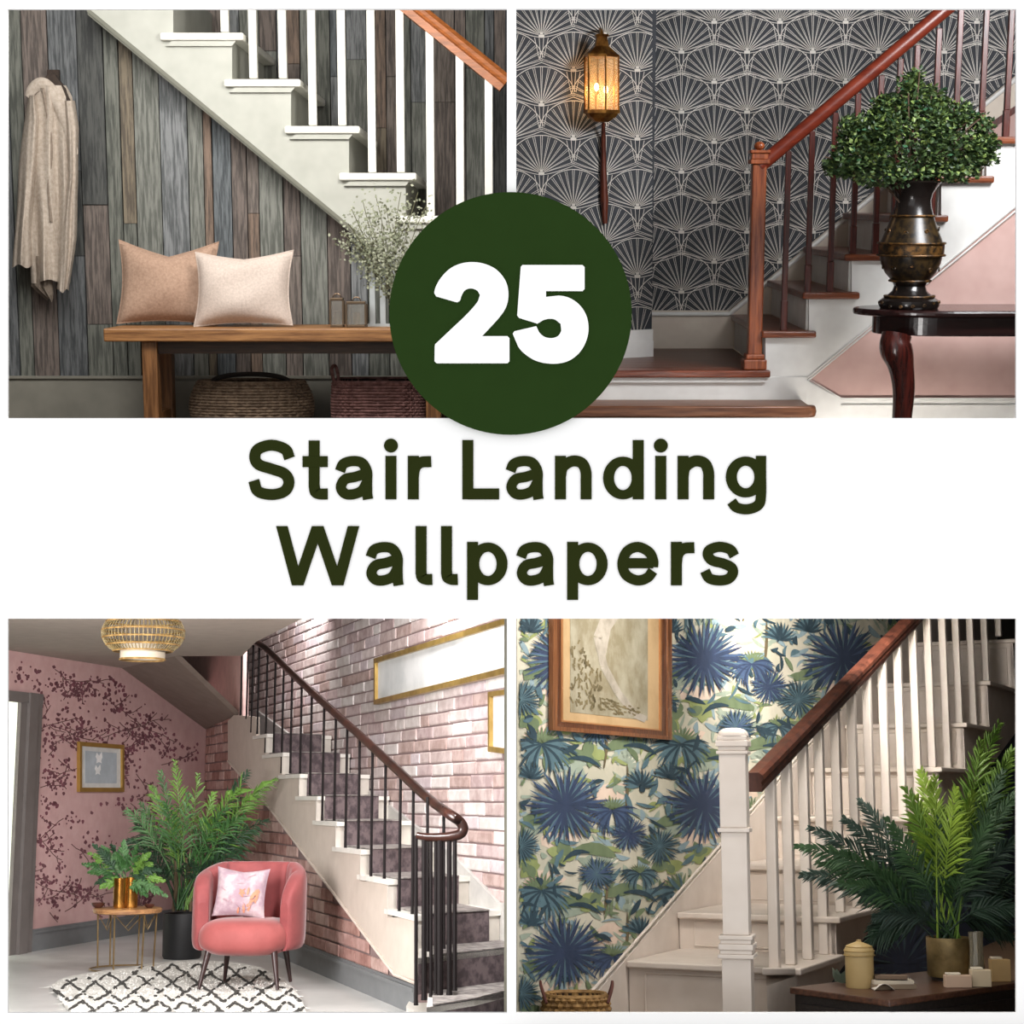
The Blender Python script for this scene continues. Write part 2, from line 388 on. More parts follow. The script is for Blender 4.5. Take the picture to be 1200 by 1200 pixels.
low = [(0, 16, 'slate', []), (16, 33, 'moss', []), (33, 63, 'brown', []), (63, 97, 'slate', [(200, 'dark'), (300, 'slate')]), (97, 127, 'dark', [(240, 'brown'), (380, 'moss')]),
       (127, 144, 'moss', []), (144, 160, 'ochre', [(262, 'moss')]), (160, 190, 'sage', []), (190, 222, 'grey', []), (222, 240, 'sage', []), (240, 250, 'rust', [(300, 'ochre')]), (250, 272, 'blue', []),
       (272, 290, 'brown', []), (290, 304, 'taupe', [(250, 'rust')]), (304, 332, 'sage', []), (332, 352, 'brown', [(300, 'taupe')]), (352, 383, 'sage', []), (383, 410, 'brown', []), (410, 430, 'grey', []), (430, 455, 'moss', []), (455, 480, 'sage', []), (480, 505, 'brown', []), (505, 530, 'sage', []), (530, 560, 'taupe', []), (560, 597, 'moss', [])]
def strz(x):                                        # underside of the string: height over x
    p0, p1 = R.y(108, 12, YW), R.y(397, 254, YW)
    return p0.z+(x-p0.x)*(p1.z-p0.z)/(p1.x-p0.x)
wall_low = plank_wall(R, YW, low, -30, 502, 'wall_back', '26282a', clip=lambda a, b: max(strz((a+b)/2), strz(b))+.06)
wall_low.data.clear_geometry()
pa, pb = R.y(0, 502, YW+.02), R.y(110, -20, YW+.02)
xr = R.y(597, 502, YW).x
q = [(pa.x, strz(pa.x)+.0), (xr, strz(xr)+.0)]
zb = pa.z-.02
mm = MB().prism([(pa.x, YW+.02, zb), (xr, YW+.02, zb), (xr, YW+.02, max(zb+.02, strz(xr))), (pa.x, YW+.02, strz(pa.x))], (0, .04, 0))
wall_low.data.from_pydata([tuple(v) for v in mm.v], [], mm.f); wall_low.data.update()
up = [(186, 222, 'moss', []), (222, 240, 'sage', []), (240, 268, 'grey', []), (268, 300, 'moss', [])] if 0 else []
up = [(200, 222, 'moss', []), (222, 245, 'sage', []), (245, 262, 'taupe', []), (262, 283, 'grey', []), (283, 306, 'sage', []), (306, 326, 'brown', [(60, 'sage')]), (326, 337, 'grey', []), (337, 353, 'rust', [(75, 'brown')]), (353, 372, 'sage', []), (372, 388, 'moss', []), (388, 407, 'blue', [(90, 'grey')]), (407, 431, 'grey', [(70, 'sage')]), (431, 441, 'sage', []),
      (441, 453, 'rust', [(150, 'ochre')]), (453, 466, 'brown', [(90, 'taupe')]), (466, 482, 'moss', []), (482, 506, 'grey', [(120, 'sage')]), (506, 533, 'taupe', [(120, 'brown')]), (533, 546, 'brown', []), (546, 568, 'moss', [(80, 'sage')]), (568, 579, 'slate', []), (579, 599, 'brown', [(100, 'dark')])]
plank_wall(R, YU, up, -30, 330, 'wall_back', '26282a', x0=196, x1=599)
# baseboard
a, b = R.y(0, 441, YW), R.y(597, 500, YW)
zt, z0 = R.y(0, 440.5, YW-.02).z, R.y(0, 441, YW).z-.2
BASE = mat('8a877c', .6)
m = MB().box(a.x, b.x, YW-.022, YW-.001, -.0, zt-.025).box(a.x, b.x, YW-.016, YW-.001, zt-.025, zt-.012).box(a.x, b.x, YW-.03, YW-.001, zt-.012, zt)
struct(R, 'baseboard_back', m, BASE)
struct(R, 'floor', MB().box(a.x-.1, b.x, 5.8, YW+.05, -.03, 0), wood('5f4a37', '3f3024', 'x'))
# ---- staircase: string, treads, balusters
ST = thing(R, 'staircase', 'white painted open string staircase rising left above the bench against planks', 'staircase', R.y(300, 300, YS))
WS = mat('b9bab0', .55, h2='adaea4'); WB = mat('f4f3ea', .5, h2='e8e7dd')
TLX = {1: (187, 285, 272, 38), 2: (262, 352, 341, 92.5), 3: (333, 421.5, 409, 147.5), 4: (397, 488, 475.5, 202.5), 5: (463, 556, 544, 253), 6: (530, 620, 597, 308)}
poly = [R.y(104, 8, YS), R.y(104, -20, YS), R.y(203, -20, YS), R.y(203, 40, YS)]
for k in range(1, 6):
    x0, x1, xr, yt = TLX[k]; yn = TLX[k+1][3]
    poly += [R.y(xr, yt+3, YS), R.y(xr, yn+3, YS)]
poly += [R.y(596, 311, YS), R.y(596, 425, YS)]
lo = [R.y(103, 9, YS), R.y(397, 253, YS)]
poly[-1] = lo[1]+(lo[1]-lo[0])*((R.y(596, 400, YS).x-lo[1].x)/(lo[1].x-lo[0].x)); poly[0] = lo[0]
sm = MB().prism(poly, (0, YU-YS-.03, 0)); sm.build('string', WS, ST)
m = MB(); d = poly[-1]-lo[0]
for off, th, dep in ((.0, .020, .022), (.018, .014, .012)):
    m.prism([lo[0]+Vector((0, -dep, -off)), poly[-1]+Vector((0, -dep, -off)), poly[-1]+Vector((0, -dep, -off-th)), lo[0]+Vector((0, -dep, -off-th))], (0, dep+.1, 0))
m.build('string_moulding', mat('78786a', .6), ST)
for k, (x0, x1, xr, yt) in TLX.items():
    if k == 6: continue
    p0, p1 = R.y(x0, yt, YS-.035), R.y(x1, yt, YS-.035)
    xn = R.y(TLX[k][2], yt, YS).x
    MB().box(p0.x, p1.x, YS-.035, YU-.035, p0.z-.034, p0.z).build('tread', WB, ST, bevel=.008)
    MB().prism([(p0.x+.05, YS-.001, p0.z-.035), (xn+.02, YS-.001, p0.z-.035), (xn+.0, YS-.001, p0.z-.058), (p0.x+.02, YS-.001, p0.z-.058)], (0, -.018, 0)).build('cove', WS, ST)
BAL = MB()
rail = lambda px: 110+(px-593)*(95/115.)            # underside of the handrail in the photograph
for i, (cx, yb) in enumerate(((264, 38), (297.5, 92), (332, 92), (367, 147), (401.5, 147), (436.5, 202), (470, 202), (505, 253), (539.5, 253), (573, 308))):
    p = R.y(cx, yb, YS+.03); wd = 9.2/2*YS/F
    top = R.y(cx, max(-25, rail(cx)-4), YS+.03)
    MB().box(p.x-wd, p.x+wd, YS+.012, YS+.012+2*wd, p.z, top.z).build('baluster', WB, ST, bevel=.003)
p0, p1 = R.y(440, -26, YS+.03), R.y(592.5, 98, YS+.03)
dirv = (p1-p0).normalized(); nv = Vector((-dirv.z, 0, dirv.x)); nv = nv if nv.z > 0 else -nv
prof = [(-.034, -.045), (.034, -.045), (.036, -.012), (.024, -.004), (.030, .006), (.034, .022), (.018, .04), (-.018, .04), (-.034, .022), (-.030, .006), (-.024, -.004), (-.036, -.012)]
m = MB(); n = len(prof); vs = [p+Vector((0, a, 0))+nv*b for p in (p0, p1+dirv*.0) for a, b in prof]
m.add(vs, [tuple(range(n)), tuple(range(n, 2*n))]+[(i, (i+1) % n, (i+1) % n+n, i+n) for i in range(n)])
m.build('handrail', wood('b56c38', '8a4f25', 'x', .4), ST)
# ---- bench
YB0, YB1 = 7.45, 7.9
zt = R.y(200, 385, YB0).z; zl = R.y(200, 400.5, YB0).z
BW = wood('a87848', '6f4828', 'x', .45, 5); BD = wood('8a5f38', '573619', 'z', .45, 5)
xl, xr = R.y(121, 390, YB0).x, R.y(532, 390, YB0).x
B = thing(R, 'bench', 'long oak bench with thick top standing before the plank wall', 'bench', (xl+.5, (YB0+YB1)/2, 0))
MB().box(xl, xr, YB0, YB1, zl, zt).build('bench_top', BW, B, bevel=.006)
lx0, lx1 = R.y(167, 440, YB0+.03).x, R.y(184.5, 440, YB0+.03).x
for x0, x1 in ((lx0, lx1), (xr-.06-(lx1-lx0), xr-.06)):
    for y0 in (YB0+.03, YB1-.1):
        MB().box(x0, x1, y0, y0+.07, 0, zl-.001).build('leg', BD, B, bevel=.003)
    MB().box(x0+.01, x1-.01, YB0+.1, YB1-.1, .03, .08).build('stretcher', BD, B)
MB().box(lx1, xr-.06-(lx1-lx0), YB0+.06, YB0+.085, zl-.055, zl-.001).build('apron', wood('4a3320', '2e1f14', 'x'), B)
MB().box(lx1, xr-.06-(lx1-lx0), YB1-.09, YB1-.065, zl-.055, zl-.001).build('apron', wood('4a3320', '2e1f14', 'x'), B)
# ---- cushions
def put(mb, base, rz=0, rx=0, ry=0):
    return at_local(mb, Matrix.Translation(base) @ Matrix.Rotation(rz, 4, 'Z') @ Matrix.Rotation(rx, 4, 'X') @ Matrix.Rotation(ry, 4, 'Y'))
y = 7.72; u = y/F
PINK = mat('b39682', .9, 0, 'fabric', '9f8370', (1, 1, 1), 90, .35, spec=.1); LINEN = mat('cfc0b5', .9, 0, 'fabric', 'bfb0a5', (1, 1, 1), 110, .4, spec=.1)
def pillow(px, py, W, H, T, Y, mt, label, seed, tilt=0, rz=0, roll=0, sag=.06):
    c = R.y(px, py, Y); o = thing(R, 'pillow', label, 'pillow', (c.x, c.y, zt), 'pillows on the bench')
    mb = put(cushion(W*Y/F, H*Y/F, T, .10, 22, seed, sag), (c.x, Y, zt+.004), rz, -tilt, roll)
    mb.build('cover', mt, o)
    pipe = []
    for i in range(64):
        s = i/16; e = int(s); q = (s-e)*2-1
        u_, v_ = [(q, -1), (1, q), (-q, 1), (-1, -q)][e]
        x = u_*(1-.10*(1-v_*v_))*W*Y/F/2; z = v_*(1-.10*(1-u_*u_))*H*Y/F/2-sag*(1-abs(u_))*max(0, v_)*H*Y/F
        pipe.append((x, 0, z+H*Y/F/2))
    put(MB().tube(pipe, .0035, 5, closed=True), (c.x, Y, zt+.004), rz, -tilt, roll).build('seam', mt, o)
pillow(196, 385, 116, 99, .17, 7.78, PINK, 'dusty beige square pillow at the left, half behind the paler one', 3, .22, .06, .02, .15)
pillow(285, 387, 117, 89, .16, 7.62, LINEN, 'pale cream linen pillow leaning in front of the dusty beige one', 5, .25, -.08, -.02, .07)
# ---- coat on a hook
CT = mat('beb2a5', .95, 0, 'fabric', 'a99c8e', (1, 1, 1), 60, .2, spec=.1); DK = mat('3a2d24', .8, 0, 'fabric', '2a201a', scale=50)
c = R.y(58, 350, 8.0)
CO = thing(R, 'hooded_coat', 'beige hooded knit coat hanging from a hook on the planks', 'coat', (c.x, 8.05, R.y(58, 353, 8.05).z))
YC = 8.08
rows = [(96, 42, 72), (104, 36, 82), (112, 33, 86), (122, 32, 88), (140, 31, 91), (165, 28, 92), (200, 23, 92), (240, 19, 91), (275, 17, 89), (300, 17, 87), (312, 33, 84)]
def coat_sheet(xa, xb, ya, yb, amp, folds, ph, thick, rowsf):
    mb = MB()
    def f(a, b, back=0):
        yy = lerp(ya, yb, b); l, r = rowsf(yy)
        xx = lerp(l, r, a)
        bulge = math.sin(math.pi*min(1, max(0, a)))**.6
        d = -thick*bulge-amp*bulge*(math.sin(folds*math.pi*a+ph+b*1.2)*.6+.4*math.sin(folds*1.7*math.pi*a+ph*2-b*3))*(.4+.9*b)
        return R.y(xx+math.sin(b*9+ph+a*3)*.8, yy+math.sin(a*8+ph)*2.2*b, YC-.02+(d if not back else 0))
    mb.grid(f, 30, 34); mb.grid(lambda a, b: f(1-a, b, 1), 30, 34); return mb
def rowf(rows):
    def g(yy):
        for i in range(len(rows)-1):
            a, b = rows[i], rows[i+1]
            if a[0] <= yy <= b[0]:
                t = (yy-a[0])/(b[0]-a[0]); return lerp(a[1], b[1], t), lerp(a[2], b[2], t)
        return (rows[0][1:] if yy < rows[0][0] else rows[-1][1:])
    return g
coat_sheet(0, 0, 100, 330, .034, 5, 1, .06, rowf([(100, 36, 78), (112, 33, 85), (140, 31, 90), (200, 27, 91), (260, 30, 90), (330, 37, 82)])).build('body', CT, CO)
coat_sheet(0, 0, 112, 312, .022, 3, 2, .085, rowf([(112, 32, 44), (140, 29, 50), (200, 22, 44), (260, 18, 40), (312, 15, 37)])).build('sleeve', CT, CO)
coat_sheet(0, 0, 118, 341, .022, 3, 4.4, .085, rowf([(118, 74, 87), (150, 74, 92), (210, 76, 92.5), (280, 69, 89), (341, 66, 81)])).build('sleeve', CT, CO)
coat_sheet(0, 0, 300, 352, .012, 5, 3, .03, rowf([(300, 36, 66), (335, 36, 62), (352, 56, 62)])).build('hem', mat('84776a', .95, 0, 'fabric', '6f6357', scale=60), CO)
hood = smooth_path([R.y(*p, YC-.06) for p in ((33, 114), (40, 103), (50, 99), (60, 108), (70, 122), (77, 140), (83, 165), (88, 182))], 6)
MB().tube(hood, [.012+.016*math.sin(math.pi*i/(len(hood)-1))**.7 for i in range(len(hood))], 10, ry=1.3).build('hood', CT, CO)
h2 = smooth_path([R.y(*p, YC-.085) for p in ((50, 103), (54, 125), (58, 150), (60, 180), (57, 220), (60, 260))], 6)
MB().tube(h2, .007, 8).build('placket', mat('8d7f71', .95, 0, 'fabric', '7d7064', scale=60), CO)
inn = MB().prism([R.y(*p, YC-.03) for p in ((50, 96), (58, 88), (66, 88), (78, 104), (85, 122), (88, 142), (82, 140), (70, 118), (60, 106))], (0, -.03, 0)); inn.build('lining', DK, CO)
hk = R.y(63, 95, YW-.01)
m = MB().box(hk.x-.025, hk.x+.03, YW-.03, YW-.0, hk.z-.05, hk.z+.05).tube([(hk.x, YW-.03, hk.z-.01), (hk.x, YW-.09, hk.z-.015), (hk.x, YW-.10, hk.z+.02)], .009, 8)
own(R, 'coat_hook', m, DK, 'dark wooden hook plate holding the beige coat', 'hook')
# ---- baskets under the bench
WK = mat('8a7560', .8, 0, 'fabric', '5b4a3a', scale=40, bump=.5); WK2 = mat('86605a', .8, 0, 'fabric', '5c3c38', scale=40, bump=.5)
def woven(o, cx, cy, z0, z1, rx, ry, nrow, ncol, mt, mdark, bulge=.08, square=1.0, rim=True, name='weave'):
    se = lambda q: (math.copysign(abs(math.cos(q))**square, math.cos(q)), math.copysign(abs(math.sin(q))**square, math.sin(q)))
    prf = lambda t: 1-bulge+bulge*math.sin(math.pi*(.15+.8*t))
    mb = MB().grid(lambda a, b: (cx+se(-2*math.pi*a)[0]*(rx-.008)*prf(b), cy+se(-2*math.pi*a)[1]*(ry-.008)*prf(b), lerp(z0, z1, b)), 48, 6, True)
    mb.build('liner', mdark, o)
    mb = MB()
    for i in range(nrow):
        t = (i+.5)/nrow
        path = []
        for k in range(ncol*4):
            q = 2*math.pi*k/(ncol*4); c = se(q); w = 1+.010/rx*.6*math.cos(ncol*q+math.pi*(i % 2))
            path.append((cx+c[0]*rx*prf(t)*w, cy+c[1]*ry*prf(t)*w, lerp(z0, z1, t)))
        mb.tube(path, (z1-z0)/nrow*.52, 5, closed=True)
    mb.build(name, mt, o, kind='stuff')
    mb = MB()
    for j in range(ncol):
        q = 2*math.pi*(j+.5)/ncol; c = se(q)
        mb.tube([(cx+c[0]*rx*prf(t)*1.004, cy+c[1]*ry*prf(t)*1.004, lerp(z0, z1, t)) for t in (0, .25, .5, .75, 1)], .0042, 5)
    mb.build('stake', mt, o, kind='stuff')
    if rim:
        mb = MB().tube([(cx+se(2*math.pi*k/48)[0]*rx*prf(1), cy+se(2*math.pi*k/48)[1]*ry*prf(1), z1) for k in range(48)], .009, 6, closed=True); mb.build('rim', mt, o)
YK = 7.8
def basket(px0, px1, pyt, mt, label, sq, bulge, lid):
    c0, c1 = R.y(px0, 470, YK), R.y(px1, 470, YK); ztop = R.y((px0+px1)/2, pyt, YK).z
    o = thing(R, 'wicker_basket', label, 'basket', ((c0.x+c1.x)/2, YK, 0), 'baskets under the bench')
    rx = (c1.x-c0.x)/2; woven(o, (c0.x+c1.x)/2, YK, .005, ztop, rx, .14, 15, 34, mt, mat('2a201a', .9), bulge, sq)
    cx = (c0.x+c1.x)/2
    if lid:
        MB().tube([(cx+rx*.62*math.cos(q), YK-.02, ztop+.035*math.sin(q)) for q in [i*math.pi/14 for i in range(15)]], .011, 8).build('handle', mat('2c241e', .8), o)
    else:
        MB().tube(smooth_path([(cx-rx*.95, YK-.1, ztop-.0), (cx-rx*1.0, YK-.1, ztop+.06), (cx-rx*.93, YK-.07, ztop+.07), (cx-rx*.86, YK-.1, ztop+.02), (cx-rx*.84, YK-.12, ztop-.04)]), .008, 8).build('handle', mt, o)
    return o
basket(224, 366, 447, WK, 'rounded grey-brown wicker basket under the bench, nearer the leg', 1.0, .16, True)
basket(392, 499, 446, WK2, 'reddish woven rectangular basket under the bench beside the badge', .35, .03, False)
# ---- glass candle holders, plant in glass vase
GL = mat('c9c4b8', .05, 0, 'plain', trans=.85, spec=.5); BR_ = mat('6b5a48', .35, .8)
def holder(x0, x1, yt, label):
    Y = 7.6; a, b = R.y(x0, 383, Y), R.y(x1, yt, Y); o = thing(R, 'candle_lantern', label, 'lantern', ((a.x+b.x)/2, Y, zt), 'small lanterns on the bench')
    w = (b.x-a.x)/2; cx = (a.x+b.x)/2; h = b.z-zt
    MB().box(cx-w, cx+w, Y-w, Y+w, zt, zt+.012).build('base', BR_, o, bevel=.002)
    MB().box(cx-w, cx+w, Y-w, Y+w, zt+h-.012, zt+h).build('top', BR_, o, bevel=.002)
    for sx in (-1, 1):
        for sy in (-1, 1):
            MB().box(cx+sx*w-.004, cx+sx*w+.004, Y+sy*w-.004, Y+sy*w+.004, zt+.012, zt+h-.012).build('post', BR_, o)
    MB().box(cx-w+.004, cx+w-.004, Y-w+.002, Y-w+.004, zt+.013, zt+h-.013).build('pane', GL, o)
    MB().lathe([(.0, 0), (.016, 0), (.016, h*.45), (.004, h*.47), (0, h*.47)], (cx, Y, zt+.012)).build('candle', mat('d8cdbb', .7), o)
    MB().tube([(cx+.018*math.cos(q), Y, zt+h+.018*math.sin(q)) for q in [i*math.pi/8 for i in range(9)]], .003, 6).build('handle', BR_, o)
holder(388, 402.5, 349, 'slim brass glass candle lantern on the bench beside the cream pillow')
holder(407, 429, 353, 'wider brass glass candle lantern on the bench next to the slim one')
Y = 7.7; c = R.y(470, 383, Y)
V = thing(R, 'glass_vase', 'clear ribbed glass vase of leafy grey-green stems on the bench, partly behind the badge', 'vase', (c.x, Y, zt))
vx = R.y(441, 350, Y).x
for px in (437, 449, 461, 473, 485, 497):
    p = R.y(px, 350, Y); MB().box(p.x-.012, p.x+.012, Y-.03, Y+.03, zt+.01, R.y(px, 304, Y).z).build('rib', mat('b9bfc0', .25, spec=.6), V)
MB().box(R.y(431, 350, Y).x, R.y(505, 350, Y).x, Y-.035, Y+.035, zt, zt+.012).build('base', mat('b9bfc0', .2), V)
PL = thing(R, 'leafy_plant', 'spray of tiny grey-green leaves in the glass vase before the white stair', 'plant', (c.x, Y, zt+.05))
rnd = random.Random(4); lv = MB(); lv2 = MB()
tips = [(408, 262), (402, 290), (420, 300), (425, 235), (440, 228), (432, 255), (452, 240), (460, 262), (470, 225), (445, 290), (428, 275), (480, 250), (455, 310), (415, 285), (438, 320), (500, 240), (520, 260), (450, 335), (462, 345), (412, 245), (398, 272), (447, 262), (490, 225)]
for tx, ty in tips:
    b = R.y(462+rnd.uniform(-12, 12), 350, Y); t = R.y(tx, ty, Y-.05+rnd.uniform(-.1, .05))
    mid = (b+t)/2+Vector((rnd.uniform(-.02, .02), 0, .05)); path = [b*(1-s)**2+mid*2*s*(1-s)+t*s*s for s in [i/12 for i in range(13)]]
    MB().tube(path, .0022, 4).build('stem', mat('6a6a4c', .7), PL)
    for i in range(95):
        s = rnd.uniform(.3, 1.02); p = path[min(12, int(s*12))]+Vector((rnd.gauss(0, .03), rnd.gauss(0, .03), rnd.gauss(0, .03)))
        d = Vector((rnd.uniform(-1, 1), rnd.uniform(-.6, .6), rnd.uniform(-.6, 1))).normalized(); sd = d.cross(Vector((rnd.uniform(-.5, .5), 1, rnd.uniform(-.5, .5)))).normalized()
        L = rnd.uniform(.010, .02); (lv if i % 2 else lv2).add([p, p+d*L*.5+sd*L*.32, p+d*L, p+d*L*.5-sd*L*.32], [(0, 1, 2, 3)])
lv.build('leaves', mat('8b9077', .7, h2='6c7259'), PL, kind='stuff'); lv2.build('leaves', mat('a9ac96', .7, h2='82866c'), PL, kind='stuff')
# ================================================================ room set 2: landing with dark fan wallpaper
R = TR; YW = 9.5; YS = 8.3; YL = 8.95
DARK = mat('33363c', .75, h2='2b2e33'); LINE = mat('d6d0c8', .5, .1, h2='c2bcb2')
WHT = mat('e9e8e4', .5, h2='dcdad6'); CREAM = mat('d9cdbd', .6, h2='cdbfb0'); PINKW = mat('cfaea6', .8, h2='c4a199')
RED = wood('6b2a1c', '3c140e', 'z', .3, 5); REDX = wood('8a4426', '54220f', 'x', .28, 5); ORG = wood('a85a30', '6e3016', 'z', .3, 5)
a, b = R.y(755, 500, YW), R.y(1199, -20, YW)
wb = struct(R, 'wall_back', MB().box(a.x-.1, b.x+.2, YW, YW+.05, -.3, b.z+.3), DARK)
pl_ = R.y(597, 300, 8.6); pr_ = R.y(765, 300, 9.0)
dl = Vector((pr_.x-pl_.x, .4, 0)); nl = Vector((dl.y, -dl.x, 0)).normalized(); nl = nl if nl.y < 0 else -nl
PLW = Vector((pl_.x, 8.6, 0))
m = MB().prism([(pl_.x-.02, 8.6-.01, -.3), (pr_.x, 9.0, -.3), (pr_.x, 9.0, 2.6), (pl_.x-.02, 8.6-.01, 2.6)], (0, .06, 0)); m.box(pr_.x-.05, pr_.x, 9.0, YW, -.3, 2.6)
wl = struct(R, 'wall_left', m, DARK)
def fans(mb, P, cols, y0, y1, dx, dy, keep, S=1.0):
    """line-drawn fans in rows; P maps (px, py) to the wall"""
    def seg(x0, y0_, x1, y1_, w0=.55, w1=.55):
        k0, k1 = keep(x0, y0_), keep(x1, y1_)
        if not (k0 or k1): return
        if k0 != k1:
            lo, hi = 0., 1.
            for _ in range(9):
                md = (lo+hi)/2
                if keep(lerp(x0, x1, md), lerp(y0_, y1_, md)) == k0: lo = md
                else: hi = md
            xm, ym = lerp(x0, x1, lo if k0 else hi), lerp(y0_, y1_, lo if k0 else hi)
            if k0: x1, y1_ = xm, ym
            else: x0, y0_ = xm, ym
        d = math.hypot(x1-x0, y1_-y0_)+1e-9; nx, ny = -(y1_-y0_)/d, (x1-x0)/d
        mb.add([P(x0+nx*w0, y0_+ny*w0), P(x1+nx*w1, y1_+ny*w1), P(x1-nx*w1, y1_-ny*w1), P(x0-nx*w0, y0_-ny*w0)], [(0, 1, 2, 3)])
    for ci, (cx, off) in enumerate(cols):
        y = off
        while y > y0: y -= dy
        while y < y1+dy:
            for k in range(13):                       # rays
                a = math.radians(-72+144*k/12); r = (44-3.5*abs(math.sin(a)))*S
                for o in (-1.5, 1.5):
                    seg(cx+math.sin(a)*4*S, y-math.cos(a)*4*S, cx+math.sin(a+math.radians(o))*r, y-math.cos(a+math.radians(o))*r, .26, .26)
            pts = [(cx+math.sin(math.radians(q))*44.5*S*(1-.06*abs(math.sin(math.radians(q)))), y-math.cos(math.radians(q))*44.5*S) for q in range(-74, 75, 8)]
            for p, q in zip(pts, pts[1:]): seg(*p, *q, .42, .42)
            pts = [(cx+t*38*S, y+(abs(t)**1.4)*-11*S+2) for t in [i/4-1 for i in range(9)]]
            for p, q in zip(pts, pts[1:]): seg(*p, *q, .36, .36)
            for k in (-1, -.33, .33, 1): seg(cx+k*8*S, y+2, cx+k*3*S, y+26*S, .34, .3)
            seg(cx-3.4, y, cx+3.4, y, 1.5, 1.5); seg(cx-1.8, y-3, cx+1.8, y-3, 1.2, 1.2)
            y += dy
m = MB(); trim = lambda x: 363-(x-855)*.822
PB = lambda x, y: R.y(x, y, YW-.004)
fans(m, PB, [(798.5+38.5*k, 131-35*(k % 2)) for k in range(-1, 11)], -10, 380, 77, 70.3, lambda x, y: x > 757 and y < 364 and y < trim(x)-1 and x < 1197)
m.build('fan_print', LINE, wb, kind='stuff')
m = MB(); PA = lambda x, y: R.pl(x, y, PLW+nl*.004, nl)
fans(m, PA, [(747-37.5*k, 82-(40 if k % 2 else 0)) for k in range(-1, 5)], -10, 400, 75, 80.5, lambda x, y: 598 < x < 764.5 and y < 392, 1.0)
m.build('fan_print', LINE, wl, kind='stuff')
# baseboard on the back wall, then rising with the stairs
sk = [R.y(x, y, YW-.03) for x, y in ((757, 364), (855, 364), (1199, 82), (1199, 440), (757, 440))]
struct(R, 'baseboard_back', MB().prism(sk, (0, .028, 0)), CREAM)
m = MB()
for (x0, y0), (x1, y1) in (((757, 368), (855, 368)), ((855, 368), (1199, 86))):
    m.tube([R.y(x0, y0, YW-.035), R.y(x1, y1, YW-.035)], .012, 8)
struct(R, 'trim_4', m, WHT)
m = MB().prism([R.y(x, y, YW-.05) for x, y in ((1140, 172), (1152, 150), (1199, 118), (1199, 126), (1156, 156), (1146, 176))], (0, .02, 0)); struct(R, 'trim_5', m, RED)
struct(R, 'wall_pink_side', MB().prism([R.y(x, y, YW-.045) for x, y in ((1146, 176), (1156, 156), (1199, 126), (1199, 190))], (0, .012, 0)), PINKW)
zz = R.pl(750, 396, PLW, nl).z
m = MB()
for o, t in ((0, .014), (.002, .02)):
    m.prism([PLW+nl*t+Vector((0, 0, -.02)), Vector((pr_.x, 9.0, 0))+nl*t+Vector((0, 0, -.02)), Vector((pr_.x, 9.0, 0))+nl*t+Vector((0, 0, .16-o*30)), PLW+nl*t+Vector((0, 0, .16-o*30))], -nl*t)
struct(R, 'baseboard_left', m, WHT)
# landing and the step below it
za = R.y(800, 434, YS-.04).z
FLOORW = wood('7a4630', '4c2a1c', 'x', .35, 4)
LD = thing(R, 'stair_landing', 'square brown wooden landing with white riser and one lower step', 'landing', R.y(800, 480, YS))
lx, rx = R.y(600, 440, YS).x, R.y(903, 437, YS-.05).x
nb = 9
for i in range(nb):                                   # landing boards run left to right
    y0, y1 = lerp(YS-.05, YW-.03, i/nb), lerp(YS-.05, YW-.03, (i+1)/nb)
    MB().box(lx+.01, rx-(0 if i == 0 else .03), y0+.001, y1-.001, za-.035, za).build('board', REDX if i == 0 else FLOORW, LD, bevel=.006 if i == 0 else 0)
MB().box(lx+.01, R.y(946, 440, YS-.01).x, YS-.012, YS+.02, R.y(900, 520, YS).z, za-.036).build('riser', WHT, LD)
MB().box(lx+.01, rx-.02, YS-.03, YS-.013, za-.06, za-.036).build('cove', WHT, LD)
z2 = R.y(800, 476, 8.02).z; x2 = R.y(958, 482, 8.02).x
MB().box(R.y(612, 480, 8.02).x, x2-.03, 8.02, YS-.013, z2-.055, z2).lathe([(.0, -.055), (.03, -.055), (.036, -.028), (.03, 0), (0, 0)], (x2-.035, 8.055, z2), 20).build('tread', wood('8b5a3c', '5f3722', 'x', .4, 4), LD, bevel=.008)
MB().box(R.y(612, 480, 8.02).x, x2-.07, 8.04, YS-.013, z2-.3, z2-.056).build('riser', WHT, LD)
# staircase
ST = thing(R, 'staircase', 'white open string staircase with brown treads rising right behind the vase of greenery', 'staircase', R.y(1000, 470, YS))
TRD = {1: (893, 957, 948, 388), 2: (941, 1008, 998, 342.5), 3: (990, 1060, 1050, 297.5), 4: (1043, 1112, 1103, 252), 5: (1096, 1166, 1156, 206), 6: (1149, 1219, 1209, 160)}
poly = [(897, 500), (897, 392)]
for k in range(1, 7):
    x0, x1, xr, yt = TRD[k]; poly += [(xr, yt+3), (xr, (TRD[k+1][3] if k < 6 else 114)+4)] if k < 6 else [(1199, yt+3)]
poly += [(1199, 236), (946, 445), (985, 467), (1199, 467), (1199, 500)]
MB().prism([R.y(x, y, YS-.001) for x, y in poly], (0, .03, 0)).build('string', WHT, ST)
MB().prism([R.y(x, y, YS+.012) for x, y in ((930, 440), (1199, 220), (1199, 480), (930, 480))], (0, .016, 0)).build('spandrel_panel', PINKW, ST)
m = MB()
for o in (0, 6):
    m.tube([R.y(1199, 236+o-2, YS-.004), R.y(946, 445+o*.6-2, YS-.004), R.y(986, 467+o*.3, YS-.004), R.y(1199, 467+o*.3, YS-.004)], .0045, 6)
m.build('moulding', WHT, ST)
m = MB()
m.tube([R.y(986, 475, YS-.006), R.y(1199, 475, YS-.006)], .006, 6); m.build('moulding', WHT, ST)
TD = wood('8c4a28', '54240f', 'x', .3, 5)
